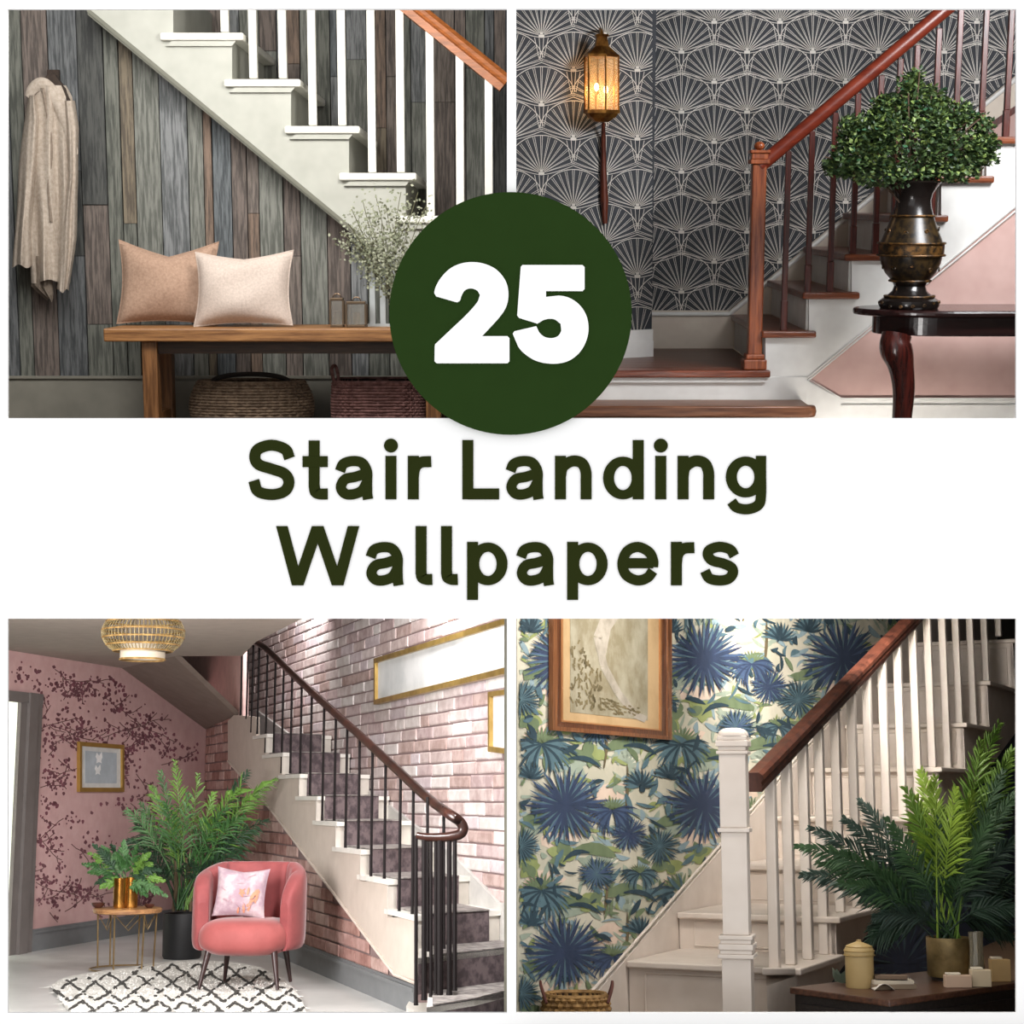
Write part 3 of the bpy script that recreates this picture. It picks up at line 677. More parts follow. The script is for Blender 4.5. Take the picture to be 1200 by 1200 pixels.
for k, (x0, x1, xr, yt) in TRD.items():
    p0, p1 = R.y(x0, yt, YS-.04), R.y(min(x1, 1198), yt, YS-.04); th = .034
    xb = R.y(TRD[k+1][0]+8, yt, YS).x if k < 6 else p1.x
    xprev = R.y(TRD[k-1][2], yt, YS).x if k > 1 else R.y(897, yt, YS).x
    MB().box(p0.x, p1.x, YS-.04, YW-.05, p0.z-th, p0.z).build('tread', TD, ST, bevel=.009)
    if k < 6:
        zr = R.y(x0, TRD[k+1][3], YS).z; xx = R.y(xr, yt, YS).x
        MB().box(xx-.012, xx+.0, YS+.03, YW-.05, p0.z, zr-.03).build('riser', WHT, ST)
x0r = R.y(897, 400, YS).x
MB().box(x0r-.002, x0r+.01, YS+.03, YW-.05, za, R.y(900, 392, YS).z).build('riser', WHT, ST)
# balusters and handrail
rail = lambda x: 192-(x-893)*.833
BRL = wood('5e2418', '34110c', 'z', .3, 5)
yb = YS+.02
bots = {918: 390, 946: 344, 972: 344, 999: 298.5, 1025: 298.5, 1048: 254, 1067: 254, 1091: 254, 1117: 208, 1149: 162, 1178: 162}
for x, y in bots.items():
    p = R.y(x, y, yb); t = R.y(x, max(-25, rail(x)+6), yb); w2 = .0155
    mb = MB().box(p.x-w2, p.x+w2, yb-w2, yb+w2, p.z, lerp(p.z, t.z, .18)).box(p.x-w2*.85, p.x+w2*.85, yb-w2*.85, yb+w2*.85, lerp(p.z, t.z, .18), t.z)
    mb.build('baluster', BRL, ST, bevel=.003)
pr = [R.y(890, rail(890), yb), R.y(960, rail(960), yb), R.y(1115, rail(1115)-2, yb), R.y(1199, rail(1199)-4, yb)]
MB().tube(pr, .030, 12, ry=1.15).build('handrail', mat('7a3220', .3, 0, 'wood', '5e2216', (2, 8, 8), 3), ST)
# newel post
nx = R.y(885, 430, YS-.02); NW = thing(R, 'newel_post', 'square orange-brown newel post with ball top at the landing edge', 'newel post', (nx.x, YS+.03, za))
zt_ = R.y(885, 192, YS-.02).z; w2 = 9*YS/F; c = (nx.x, YS+.03)
MB().box(c[0]-w2*.9, c[0]+w2*.9, c[1]-w2*.9, c[1]+w2*.9, za+.07, zt_).build('shaft', ORG, NW, bevel=.006)
MB().box(c[0]-w2*1.5, c[0]+w2*1.5, c[1]-w2*1.5, c[1]+w2*1.5, za+.0005, za+.05).box(c[0]-w2*1.2, c[0]+w2*1.2, c[1]-w2*1.2, c[1]+w2*1.2, za+.05, za+.075).build('base', ORG, NW, bevel=.006)
MB().box(c[0]-w2*1.25, c[0]+w2*1.25, c[1]-w2*1.25, c[1]+w2*1.25, zt_, zt_+.022).box(c[0]-w2*1.05, c[0]+w2*1.05, c[1]-w2*1.05, c[1]+w2*1.05, zt_+.022, zt_+.05).box(c[0]-w2*1.3, c[0]+w2*1.3, c[1]-w2*1.3, c[1]+w2*1.3, zt_+.05, zt_+.065).build('cap', ORG, NW, bevel=.004)
MB().ball((c[0], c[1], zt_+.085), .026, 10, sz=.8).build('finial', ORG, NW)
# table
YT = 7.55
TB = wood('2c1614', '170b0b', 'x', .16, 4, .1)
zt = R.y(1060, 365, YT+.0).z
tx0, tx1 = R.y(1001, 366, YT+.25).x, R.y(1260, 366, YT+.2).x
T = thing(R, 'console_table', 'dark polished mahogany demilune table with cabriole leg at the right below the stairs', 'table', ((tx0+tx1)/2+.1, YT+.25, R.y(1100, 600, YT).z))
cx, cy = tx0+.42, YT+.27
def demi(rx, ry, z0, z1, x1):
    pts = [(cx+rx*math.cos(q)*1.0, cy+ry*math.sin(q)) for q in [math.pi/2+i*math.pi/48 for i in range(49)]]
    pts = [(x, y) for x, y in pts if True]+[(x1, cy-ry), (x1, cy+ry)]
    return [Vector((x, y, z0)) for x, y in pts]
MB().prism(demi(.42, .26, zt-.03, 0, tx1), (0, 0, .03)).build('table_top', TB, T, bevel=.010)
MB().prism(demi(.33, .21, zt-.115, 0, tx1), (0, 0, .085)).build('apron', TB, T, bevel=.004)
zf = T.matrix_world.inverted() and LOCAL[T.name].translation.z
leg = smooth_path([R.y(1051, 392, YT+.05), R.y(1049, 405, YT+.04), R.y(1055, 425, YT+.03), R.y(1059, 455, YT+.03), R.y(1057, 490, YT+.04), R.y(1053, 540, YT+.05), R.y(1050, 596, YT+.03)], 5)
LEGM = wood('4a1c16', '260d0b', 'z', .2, 4, .1)
MB().tube(leg, [lerp(.066, .040, min(1, i/(len(leg)*.75)))*(1+.22*math.exp(-((i-7)/3.5)**2)) for i in range(len(leg))], 14).build('leg', LEGM, T)
MB().tube([p+Vector((tx1-leg[0].x+.12, .0, 0)) for p in leg], [lerp(.058, .036, min(1, i/(len(leg)*.75))) for i in range(len(leg))], 14).build('leg', LEGM, T)
# vase
vc = R.y(1065, 362, YT+.22); k = (YT+.22)/F
VM = mat('15110e', .3, .0, 'stain', '3a2c18', scale=34); GD = mat('6b4a22', .45, .4, 'stain', '241a0d', scale=34); BK = mat('191412', .2)
VS = thing(R, 'urn_vase', 'black and antique gold lacquered urn standing on the mahogany table', 'vase', (vc.x, vc.y, zt))
yz = lambda y: (R.y(1065, y, YT+.22).z-R.y(1065, 366, YT+.22).z)
pf = [(33, 366), (35, 362), (34, 357), (27, 352), (20, 346), (18, 340), (21, 334), (29, 325), (34, 314), (36, 304), (36.5, 296), (36, 290), (33, 282), (28, 270), (24, 258), (21, 248), (20, 240), (22, 232), (27, 224), (31, 219), (28, 217)]
def seg(y0, y1, mt, name, grow=1.0):
    pp = [(r*k*grow, yz(y)) for r, y in pf if y1 <= y <= y0]
    MB().lathe(pp, (vc.x, vc.y, zt+.001), 36).build(name, mt, VS)
seg(366, 352, BK, 'foot'); seg(352, 334, BK, 'stem'); seg(334, 304, VM, 'lower_body'); seg(304, 290, GD, 'band', 1.03); seg(290, 258, VM, 'shoulder'); seg(258, 217, BK, 'neck')
for y, g in ((334, 1.12), (352, 1.05), (290, 1.06), (304, 1.06), (258, 1.05)):
    r = [q for q, yy in pf if yy == y][0]*k*g; MB().tube([(vc.x+r*math.cos(q), vc.y+r*math.sin(q), zt+.001+yz(y)) for q in [i*math.pi/18 for i in range(36)]], .0055, 6, closed=True).build('ring', GD, VS)
rnd = random.Random(11)
m = MB()                                              # gilt relief scrolls and medallions on the body
for y0, n_, s_ in ((296, 14, .011), (318, 9, .013), (276, 8, .012), (360, 16, .008)):
    for i in range(n_):
        q = 2*math.pi*i/n_+y0; r = np.interp(y0, [p[1] for p in pf][::-1], [p[0] for p in pf][::-1])*k+.001
        c_ = Vector((vc.x+r*math.cos(q), vc.y+r*math.sin(q), zt+yz(y0+rnd.uniform(-3, 3))))
        t_ = Vector((-math.sin(q), math.cos(q), 0))
        m.tube([c_+t_*s_*math.cos(w_)*(1-w_/9)+Vector((0, 0, s_*math.sin(w_)*(1-w_/9))) for w_ in [j*.6 for j in range(12)]], .0028, 5)
        m.ball(c_, s_*.35, 4)
m.build('gilt_relief', GD, VS, kind='stuff')
# bush
BU = thing(R, 'leafy_branches', 'dense bush of small dark green leaves arranged in the urn', 'plant', (vc.x, vc.y, zt+yz(225)))
LG = [mat('52693a', .55, h2='3c5028'), mat('7b8e4c', .5, h2='61753a'), mat('2f4426', .5, h2='22331a'), mat('3f6a48', .5, h2='2d5236')]
lb = [MB() for _ in LG]; Yb = YT+.22
blobs = [(1065, 165, 62, 42, 1.0), (1010, 180, 38, 28, .7), (1120, 175, 42, 30, .7), (1065, 115, 16, 32, .35), (1028, 150, 30, 24, .5), (1100, 140, 32, 26, .5), (1045, 205, 50, 16, .5), (985, 195, 22, 14, .25), (1152, 168, 20, 12, .22), (1115, 200, 36, 14, .35), (1150, 145, 14, 14, .12), (1090, 118, 20, 20, .25), (1045, 130, 18, 22, .25), (1130, 135, 16, 16, .15), (1000, 150, 20, 16, .2), (1075, 90, 7, 12, .07), (1035, 125, 14, 14, .15), (1150, 185, 22, 10, .15)]
tw = sum(b[4] for b in blobs); cnt = 0
for bx, by, rx_, ry_, wt in blobs:
    for i in range(int(10500*wt/tw)):
        while True:
            u_, v_, w_ = (rnd.uniform(-1, 1) for _ in range(3)); q = u_*u_+v_*v_+w_*w_
            if q < 1: break
        p = R.y(bx+u_*rx_, by+v_*ry_, Yb+w_*rx_*k*.85)
        d = Vector((rnd.uniform(-1, 1), rnd.uniform(-1, .4), rnd.uniform(-.7, .7))).normalized(); sd = d.cross(Vector((rnd.uniform(-.6, .6), rnd.uniform(-1, 1), 1))).normalized()
        L = rnd.uniform(.018, .030); W_ = L*.42; nn = d.cross(sd)*L*.12
        lb[rnd.choices(range(4), (5, 3 if v_ < .1 else .8, 4, .5))[0]].add([p, p+d*L*.45+sd*W_+nn, p+d*L, p+d*L*.45-sd*W_+nn], [(0, 1, 2), (0, 2, 3)])
for i, mb in enumerate(lb): mb.build('leaves', LG[i], BU, kind='stuff')
neck = R.y(1065, 222, Yb)
for bx, by, *_ in blobs+[(1000, 160, 0), (1130, 150, 0), (1168, 180, 0), (965, 190, 0), (1140, 165, 0)]:
    t = R.y(bx+rnd.uniform(-6, 6), by-6, Yb+rnd.uniform(-.08, .08)); mid = (neck+t)/2+Vector((0, 0, .04)); s0 = neck+Vector((rnd.uniform(-.04, .04), rnd.uniform(-.04, .04), -.08))
    MB().tube([s0*(1-s)**2+mid*2*s*(1-s)+t*s*s for s in [i/10 for i in range(11)]], .004, 5).build('branch', mat('4a3626', .8), BU)
# wall lantern
LC = R.pl(705, 92, PLW, nl); k2 = LC.y/F
BRS = mat('b07a3a', .3, .85, 'cloud', '6e4420', scale=20); AMB = mat('f2c98a', .05, trans=0, alpha=.22)
LN = thing(R, 'wall_lantern', 'brass wall lantern with two glowing candle bulbs and long wooden bracket on the fan wallpaper', 'lantern', LC+nl*.0)
ct = LC+nl*.13
def LP(px, py, off=0): p = R.pl(px, py, ct+nl*off, nl); return p
tx = Vector((nl.y, -nl.x, 0)); tx = tx if tx.x > 0 else -tx
def hexring(py, w_, cxp=705): # six-sided ring around the lantern axis
    o = LP(cxp, py); return [o+tx*w_*k2*math.cos(q)+(-nl)*-w_*k2*.72*math.sin(q) for q in [i*math.pi/3-.35 for i in range(6)]]
def hexbar(p, w0, q, w1, name, mt):
    A_, B_ = hexring(p, w0), hexring(q, w1); MB().add(A_+B_, [tuple(range(6)), tuple(range(6, 12))]+[(i, (i+1) % 6, (i+1) % 6+6, i+6) for i in range(6)]).build(name, mt, LN)
hexbar(67, 22, 64, 22, 'top_rim', BRS); hexbar(64, 20, 54, 9, 'roof', BRS); hexbar(54, 9, 43, 7, 'chimney', BRS); hexbar(43, 10, 40, 8, 'crown', BRS)
hexbar(133, 23, 129, 23, 'bottom_rim', BRS); hexbar(138, 17, 133, 21, 'base', BRS); hexbar(143, 9, 138, 16, 'drip', BRS)
ta, ba = hexring(66, 21), hexring(130, 21)
for i in range(6):
    MB().tube([ta[i], ba[i]], .0055, 6).build('post', BRS, LN)
    j = (i+1) % 6
    MB().prism([lerp(ta[i], ta[j], .05), lerp(ta[i], ta[j], .95), lerp(ba[i], ba[j], .95), lerp(ba[i], ba[j], .05)], nl*.002).build('pane', AMB, LN)
for px, py in ((699, 94), (710, 97)):
    o = LP(px, 128); MB().lathe([(.009, 0), (.009, .07), (.0, .071)], o, 12).build('candle', mat('e8c98a', .6), LN)
    o = LP(px, py+8); MB().ball(o, .012, 8, sz=1.7).build('flame', mat('ffe0a0', .5, emit=7), LN)
MB().tube(smooth_path([LP(705, 42), LP(705, 36, -.02), LP(703, 34, -.08), LC+Vector((0, 0, .22))], 4), .008, 8).build('hook', BRS, LN)
MB().tube([LP(707, 143, -.06), LP(707, 160, -.10), LP(707, 200, -.11), LP(708, 235, -.11), LP(709, 262, -.11)], [.008, .012, .017, .022, .012], 10).build('bracket', wood('6a2f1a', '30100b', 'z', .35), LN)
l_ = bpy.data.lights.new('lantern_glow', 'POINT'); l_.energy = 2.2; l_.color = (1, .66, .34); l_.shadow_soft_size = .05
o_ = bpy.data.objects.new('lantern_glow', l_); COL.objects.link(o_); o_.matrix_world = R.M @ Matrix.Translation(LP(705, 108))
# ================================================================ room set 3: pink hall with brick wall, stair, armchair
R = BL
hz = lambda x, y: Vector((x, y, 0))
dA = hz(-700, 2000).normalized(); nA = hz(-dA.y, dA.x, 0) if 0 else Vector((-dA.y, dA.x, 0)); nA = nA if nA.y < 0 else -nA   # along the brick walls, facing the camera side
PA_ = R.z(475, 1183, 0)                              # foot of the wall under the stair
dB = hz(500, 2000).normalized(); nB = Vector((dB.y, -dB.x, 0)); PB_ = R.z(30, 1116, 0)   # pink floral wall
eN = hz(1, 1).normalized(); LW = .62                 # the way the nosings run, and the width of the flight
PC_ = PA_+eN*LW                                      # brick wall behind the stair
A = lambda x, y, o=0: R.pl(x, y, PA_+nA*o, nA)
Bq = lambda x, y, o=0: R.pl(x, y, PB_+nB*o, nB)
C_ = lambda x, y, o=0: R.pl(x, y, PC_+nA*o, nA)
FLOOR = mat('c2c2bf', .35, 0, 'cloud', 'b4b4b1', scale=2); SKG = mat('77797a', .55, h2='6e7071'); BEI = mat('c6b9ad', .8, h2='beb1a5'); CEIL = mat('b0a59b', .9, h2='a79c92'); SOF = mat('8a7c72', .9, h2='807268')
PNK = mat('c8a5a2', .85, h2='c09b98'); MORT = mat('8d7876', .95, h2='7f6b69')
fl = [R.z(x, y, 0) for x, y in ((-60, 1110), (215, 1075), (640, 1075), (640, 1215), (-60, 1215))]
struct(R, 'floor', MB().prism([p+Vector((0, 0, -.03)) for p in fl], (0, 0, .03)), FLOOR)
Hc = Bq(143, 783).z
struct(R, 'ceiling', MB().prism([R.z(x, y, Hc) for x, y in ((-40, 772), (143, 790), (204, 769), (284, 768.5), (300, 752), (352, 726), (440, 690), (-20, 690))], (0, 0, .05)), CEIL)
# pink wall
corner_s = (PA_-PB_).dot(nA)/dB.dot(nA); cor = PB_+dB*corner_s
q0 = Bq(-14, 1000); s0 = (q0-PB_).dot(dB); wp = PB_+dB*s0
door_s = (Bq(38, 1000)-PB_).dot(dB); dp = PB_+dB*door_s; zd = Bq(38, 822).z
pk = MB().prism([hz(dp.x, dp.y), hz(cor.x, cor.y), Vector((cor.x, cor.y, Hc)), Vector((wp.x, wp.y, Hc)), Vector((wp.x, wp.y, zd)), Vector((dp.x, dp.y, zd))], -nB*.12)
wlp = struct(R, 'wall_left', pk, PNK)
rnd = random.Random(21); fp = MB(); fp2 = MB(); fp3 = MB()
def okB(x, y):
    top = 755+.21*(x-10)+4 if x < 143 else 783+(x-143)*.95
    return (x > 40 or (y < 814 and x > 9)) and x < 232 and y > top and y < 1086-(x-40)*.105
def blot(mb, x, y, r, o=.003):
    pts = []; n = 9
    for i in range(n):
        q = 2*math.pi*i/n; rr = r*rnd.uniform(.65, 1.2); pts.append(Bq(x+rr*math.cos(q)*.8, y+rr*math.sin(q), o))
    mb.sheet(pts)
def twig(mb, x, y, a, L, depth=0):
    n = 7; pts = [(x, y)]
    for i in range(n):
        a += rnd.uniform(-.28, .28); x += math.cos(a)*L/n; y += math.sin(a)*L/n; pts.append((x, y))
    for (x0, y0), (x1, y1) in zip(pts, pts[1:]):
        if okB(x0, y0) and okB(x1, y1):
            d = math.hypot(x1-x0, y1-y0); nx, ny = -(y1-y0)/d*.45, (x1-x0)/d*.45
            mb.add([Bq(x0+nx, y0+ny, .002), Bq(x1+nx, y1+ny, .002), Bq(x1-nx, y1-ny, .002), Bq(x0-nx, y0-ny, .002)], [(0, 1, 2, 3)])
        for k in range(2):
            fx, fy = x1+rnd.gauss(0, 3.4), y1+rnd.gauss(0, 3.4)
            if okB(fx, fy) and rnd.random() < .62: blot(rnd.choice((fp, fp, fp2)), fx, fy, rnd.uniform(.9, 2.5))
    if depth < 1:
        for p in pts[2::2]: twig(mb, p[0], p[1], a+rnd.choice((-1, 1))*rnd.uniform(.7, 1.4), L*.4, depth+1)
for i in range(40):
    twig(fp3, rnd.uniform(8, 200), rnd.uniform(765, 1075), rnd.choice((.3, -.4, .7, 2.6, -.1)), rnd.uniform(30, 60))
for cx, cy, n, s in ((25, 790, 22, 10), (60, 800, 30, 12), (130, 812, 44, 13), (98, 850, 16, 8), (135, 830, 14, 8), (60, 870, 14, 9), (180, 870, 12, 8), (50, 940, 20, 9), (140, 945, 28, 11), (85, 960, 14, 6), (60, 990, 12, 8), (95, 1045, 20, 8), (60, 1060, 16, 8), (152, 895, 14, 7), (175, 840, 10, 7), (60, 910, 16, 8), (110, 985, 14, 9), (55, 1030, 14, 8), (200, 880, 10, 8), (75, 835, 14, 9), (150, 1000, 14, 9)):
    for i in range(n):
        x, y = rnd.gauss(cx, s), rnd.gauss(cy, s*.7)
        if okB(x, y): blot(rnd.choice((fp, fp, fp2)), x, y, rnd.uniform(1.0, 3.0))
fp.build('floral_print', mat('7d5259', .85), wlp, kind='stuff'); fp2.build('floral_print', mat('8a5560', .85), wlp, kind='stuff'); fp3.build('twig_print', mat('6b4c4a', .85), wlp, kind='stuff')
# skirting boards
def skirt(P0, P1, n, h, name):
    m = MB()
    for z0, z1, t in ((0, h-.035, .02), (h-.035, h-.015, .028), (h-.015, h, .016)):
        a, b = hz(P0.x, P0.y), hz(P1.x, P1.y); a.z = b.z = z0
        m.prism([a, b, b+Vector((0, 0, z1-z0)), a+Vector((0, 0, z1-z0))], n*t)
    struct(R, name, m, SKG)
hsk = A(400, 1120).z; skirt(dp, cor, nB, Bq(100, 1080).z, 'baseboard_left'); skirt(cor, A(489, 1100), nA, A(400, 1122).z, 'baseboard_back')
# doorway on the left: frame and the bright pane beyond
dj = [Bq(x, 1000, .0) for x in (12.5, 20, 30, 37.5)]
m = MB()
for i, (t0, t1, th) in enumerate(((0, 1, .03), (1, 2, .055), (2, 3, .035))):
    a, b = dj[t0], dj[t1]; m.prism([hz(a.x, a.y), hz(b.x, b.y), Vector((b.x, b.y, zd+.06)), Vector((a.x, a.y, zd+.06))], nB*th)
m.prism([Vector((wp.x, wp.y, zd-.02)), Vector((dj[3].x, dj[3].y, zd-.02)), Vector((dj[3].x, dj[3].y, zd+.06)), Vector((wp.x, wp.y, zd+.06))], nB*.04)
struct(R, 'door_1', m, mat('6f6966', .5, h2='67615e'))
bk = -nB*.1
m = MB().prism([hz(wp.x, wp.y)+bk, hz(dj[2].x, dj[2].y)+bk, Vector((dj[2].x, dj[2].y, zd))+bk, Vector((wp.x, wp.y, zd))+bk], nB*.01)
struct(R, 'window_1', m, mat('f4fbe8', .5, emit=1.1, h2='f4fbe8'))
# sloping soffit under the upper flight, pink return above it
s1, s2 = R.z(143, 783, Hc), R.z(204, 769, Hc); s3 = A(276, 838, .02); s4 = A(221, 863, .02)
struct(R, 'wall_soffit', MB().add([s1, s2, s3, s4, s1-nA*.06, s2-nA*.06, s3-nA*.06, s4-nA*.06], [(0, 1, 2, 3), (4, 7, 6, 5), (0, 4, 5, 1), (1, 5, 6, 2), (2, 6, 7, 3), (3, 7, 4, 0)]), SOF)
struct(R, 'wall_upper', MB().prism([A(200, 764, .0), A(285, 760, .0), A(284, 846, .0), A(276, 843, .0)], -nA*.05), mat('caa8a3', .85))
# brick walls: every brick is a part
BRK = [mat(tone(a, .95, .32), .9, 0, 'cloud', tone(b, .95, .32), scale=9, bump=.6) for a, b in (('dcc8c3', 'c8aea8'), ('d4b9b3', 'bd9c95'), ('e0d2cc', 'cfbcb5'), ('cda99f', 'b38c81'), ('d8c4c6', 'c4aaad'), ('e4d8d2', 'd3c3bc'), ('cfb0ad', 'b69390'))]
def bricks(Pf, P0, wall, inside, px0, px1, zlo, zhi, bl=.40, bh=.083, lim=300, pal=BRK, skew=0):
    sa = sorted([(Pf(px0, 1000)-P0).dot(dA), (Pf(px1, 1000)-P0).dot(dA)]); rnd = random.Random(int(px0)); cand = []
    z = zlo; r = 0
    while z < zhi:
        s = sa[0]-rnd.uniform(0, bl)
        while s < sa[1]:
            L = bl*rnd.uniform(.82, 1.12)
            if r % 3 == 2 and rnd.random() < .3: L *= .55
            c = P0+dA*(s+L/2)+Vector((0, 0, z+bh/2-P0.z)); x, y = R.pix(c)
            if inside(x, y): cand.append((c, L))
            s += L+.016
        z += bh+.0115; r += 1
    cand.sort(key=lambda t: (t[0]-Vector((0, 0, R.h))).length); extra = MB()
    def brick_mb(c, L, mb):
        h = bh/2; d = dA*(L/2); up = Vector((0, 0, h)); o = nA*rnd.uniform(.007, .012); j = [Vector((0, 0, rnd.uniform(-.004, .004))) for _ in range(4)]; ch = .008
        back = [c-d-up, c+d-up, c+d+up, c-d+up]; dn = dA*ch; un = Vector((0, 0, ch))
        mid = [p+o*.65+j[i] for i, p in enumerate(back)]
        front = [mid[0]+dn+un+o*.35, mid[1]-dn+un+o*.35, mid[2]-dn-un+o*.35, mid[3]+dn-un+o*.35]
        mb.add(back+mid+front, [(0, 1, 5, 4), (1, 2, 6, 5), (2, 3, 7, 6), (3, 0, 4, 7), (4, 5, 9, 8), (5, 6, 10, 9), (6, 7, 11, 10), (7, 4, 8, 11), (8, 9, 10, 11)])
    for i, (c, L) in enumerate(cand):
        if i < lim: mb = MB(); brick_mb(c, L, mb); mb.build('brick', rnd.choice(pal), wall)
        else: brick_mb(c, L, extra)
    if extra.v: extra.build('bricks_beyond', pal[1], wall, kind='stuff')
    return len(cand)
ca, cb = C_(270, 1000), C_(620, 1000)
zt = max(C_(300, 700).z, Hc+1.2)
wbk = struct(R, 'wall_back', MB().prism([hz(ca.x, ca.y), hz(cb.x, cb.y), Vector((cb.x, cb.y, zt)), Vector((ca.x, ca.y, zt))], -nA*.1), MORT)
nb1 = bricks(C_, PC_, wbk, lambda x, y: 268 < x < 604 and 718 < y < 1068 and y < 850+(x-300)*.75 and y > 752-max(0, x-300)*.52-14, 268, 606, .0, 4.2, .42, .070)
pa, pb = hz(cor.x, cor.y), A(489, 1100)
inB = lambda x, y: (x > 204 and y < 1136 and y > 846-(x-222)*.2 and (x < 269 or y > 892+(x-269)*1.295-4))
q = [A(268, 846), A(268, 891), A(319, 950), A(462, 1140)]
wun = struct(R, 'wall_back', MB().prism([hz(pa.x, pa.y)-nA*.005, hz(pb.x, pb.y)-nA*.005, A(489, 1150)-nA*.005]+[p-nA*.005 for p in q[::-1]]+[Vector((pa.x, pa.y, A(222, 858).z))-nA*.005], -nA*.08), MORT)
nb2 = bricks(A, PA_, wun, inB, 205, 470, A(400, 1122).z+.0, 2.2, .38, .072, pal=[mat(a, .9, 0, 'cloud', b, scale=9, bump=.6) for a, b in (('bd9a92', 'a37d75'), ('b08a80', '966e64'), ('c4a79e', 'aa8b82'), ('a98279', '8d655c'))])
print('bricks', nb1, nb2)
# staircase
ST = thing(R, 'staircase', 'stair with dark patterned carpet, beige string and white nosings climbing along the brick wall', 'staircase', A(470, 1140, .0))
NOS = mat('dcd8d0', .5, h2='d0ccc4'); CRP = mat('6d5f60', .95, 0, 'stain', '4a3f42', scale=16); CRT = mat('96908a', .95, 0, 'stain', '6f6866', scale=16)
tops = [838, 860, 882, 907, 933, 963, 996, 1031, 1073]; drops = [300, 311, 330, 350, 370, 393, 422, 454, 486]
poly = [A(267, 845, .03), A(274, 838, .03)]
for x, y0, y1 in zip(drops, tops, tops[1:]+[1116]): poly += [A(x, y0+2, .03), A(x, y1+2, .03)]
poly += [A(489, 1116, .03), A(489, 1150, .03), A(462, 1140, .03), A(319, 950, .03), A(267, 891, .03)]
MB().prism(poly, -nA*.03).build('string', BEI, ST)
MB().tube([A(489, 1153, .035), A(462, 1142, .035), A(319, 951, .035), A(267, 892, .035)], .010, 6).build('moulding', BEI, ST)
dn = (R.z(0, 1000, 0)-R.z(0, 1000, 0))
for i in range(1, 9):
    zt_ = A(drops[i], tops[i], .05).z; a = A(drops[i-1]-4, tops[i], .05); b = A(drops[i]+1.5, tops[i], .05); a.z = b.z = zt_; e = eN*(LW+.03)
    MB().prism([a, b, b+e, a+e], (0, 0, -.028)).build('tread', NOS, ST)
    m1, m2 = eN*.07, eN*(LW-.07); cz = Vector((0, 0, .004)); o = dA*-.012
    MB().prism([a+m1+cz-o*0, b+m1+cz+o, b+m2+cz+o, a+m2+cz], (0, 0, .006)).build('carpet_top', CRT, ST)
    yn = (tops+[1116])[i+1]; zn = A(drops[i], yn, .05).z; c = b+dA*.02
    c2 = hz(c.x, c.y); lo, hi = Vector((0, 0, zn)), Vector((0, 0, zt_-.028))
    MB().prism([c2+lo, c2+e+lo, c2+e+hi, c2+hi], dA*.012).build('riser', mat('c9c2b8', .6), ST)
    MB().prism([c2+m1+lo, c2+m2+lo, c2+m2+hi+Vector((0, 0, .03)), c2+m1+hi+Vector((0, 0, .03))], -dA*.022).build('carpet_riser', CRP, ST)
# the three turning steps at the foot
def step(front, back, ytop, zref, zlow, mt_top, mt_ris, name='tread'):
    z = zref; P = [R.z(x, y, z) for x, y in front+back]
    MB().prism(P, (0, 0, -.028)).build(name, NOS, ST)
    F_ = P[:len(front)]
    for a, b in zip(F_, F_[1:]):
        MB().prism([a, b, Vector((b.x, b.y, zlow)), Vector((a.x, a.y, zlow))], (0, .03, 0)).build('riser', mt_ris, ST)
    ins = [P[0].lerp(P[1], .12)+Vector((0, .005, .004))]+[p+Vector((0, .005, .004)) for p in P[1:len(front)]]+[p+Vector((0, 0, .004)) for p in P[len(front):]]
    MB().prism(ins, (0, 0, .006)).build('carpet_top', mt_top, ST)
z8 = A(486, 1073, .05).z; z9 = A(500, 1116, .05).z; z10 = z9*.5
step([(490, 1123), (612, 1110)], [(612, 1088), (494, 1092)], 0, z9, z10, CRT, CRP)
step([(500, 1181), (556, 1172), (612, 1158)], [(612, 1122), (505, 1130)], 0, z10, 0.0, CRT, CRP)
m = MB().prism([R.z(x, y, .06) for x, y in ((476, 1179), (480, 1172), (498, 1165), (536, 1161), (568, 1172), (545, 1188), (500, 1196), (480, 1190))], (0, 0, -.06)); m.build('curtail_step', NOS, ST)
st = [C_(x, y, .0) for x, y in ((528, 1000), (583, 1058), (612, 1058), (612, 1110), (300, 905), (300, 838), (470, 955))]
MB().prism([C_(x, y, .03) for x, y in ((300, 832), (400, 905), (470, 955), (528, 1000), (583, 1058), (612, 1058), (612, 1120), (560, 1120), (300, 870))], -nA*.03).build('inner_string', mat('b9b6b1', .6), ST)
# balustrade
BLK = mat('171212', .6, 0, spec=.15); RW = wood('3e241d', '221310', 'x', .28, 4, .1, 3)
rp = [(280, 754), (303, 754), (343, 790), (382, 826), (422, 862), (460, 897), (500, 934)]
RA = lambda x: np.interp(x, [p[0] for p in rp]+[545], [p[1] for p in rp]+[960])
bal = [(284, 838), (291, 842), (297, 858), (304, 860), (313.7, 882), (323, 882), (332.5, 906), (342.5, 906), (353.7, 932), (365.5, 932), (380, 962), (393.7, 962), (407, 995), (421.7, 995), (436.7, 1031), (452, 1031), (469.5, 1072), (484.5, 1072)]
for x, yb in bal:
    p = A(x, yb, .03); t = A(x, RA(x)+2, .03); p.x = t.x; p.y = t.y
    MB().tube([p, lerp(p, t, .06), lerp(p, t, .94), t], [.010, .0085, .0085, .010], 8).build('baluster', BLK, ST)
path = [A(x, y, .03) for x, y in rp]
zv = A(535, 972, .1).z
Yn = A(490, 1100, .05).y
end = [R.y(x, y, Yn-.60) for x, y in ((525, 953), (538, 962), (543, 971), (538, 978), (522, 981), (500, 981), (488, 979))]
pp = smooth_path(path+end, 5); MB().tube(pp, [.027]*(len(pp)-16)+[.027-.0006*i for i in range(16)], 10).build('handrail', RW, ST)
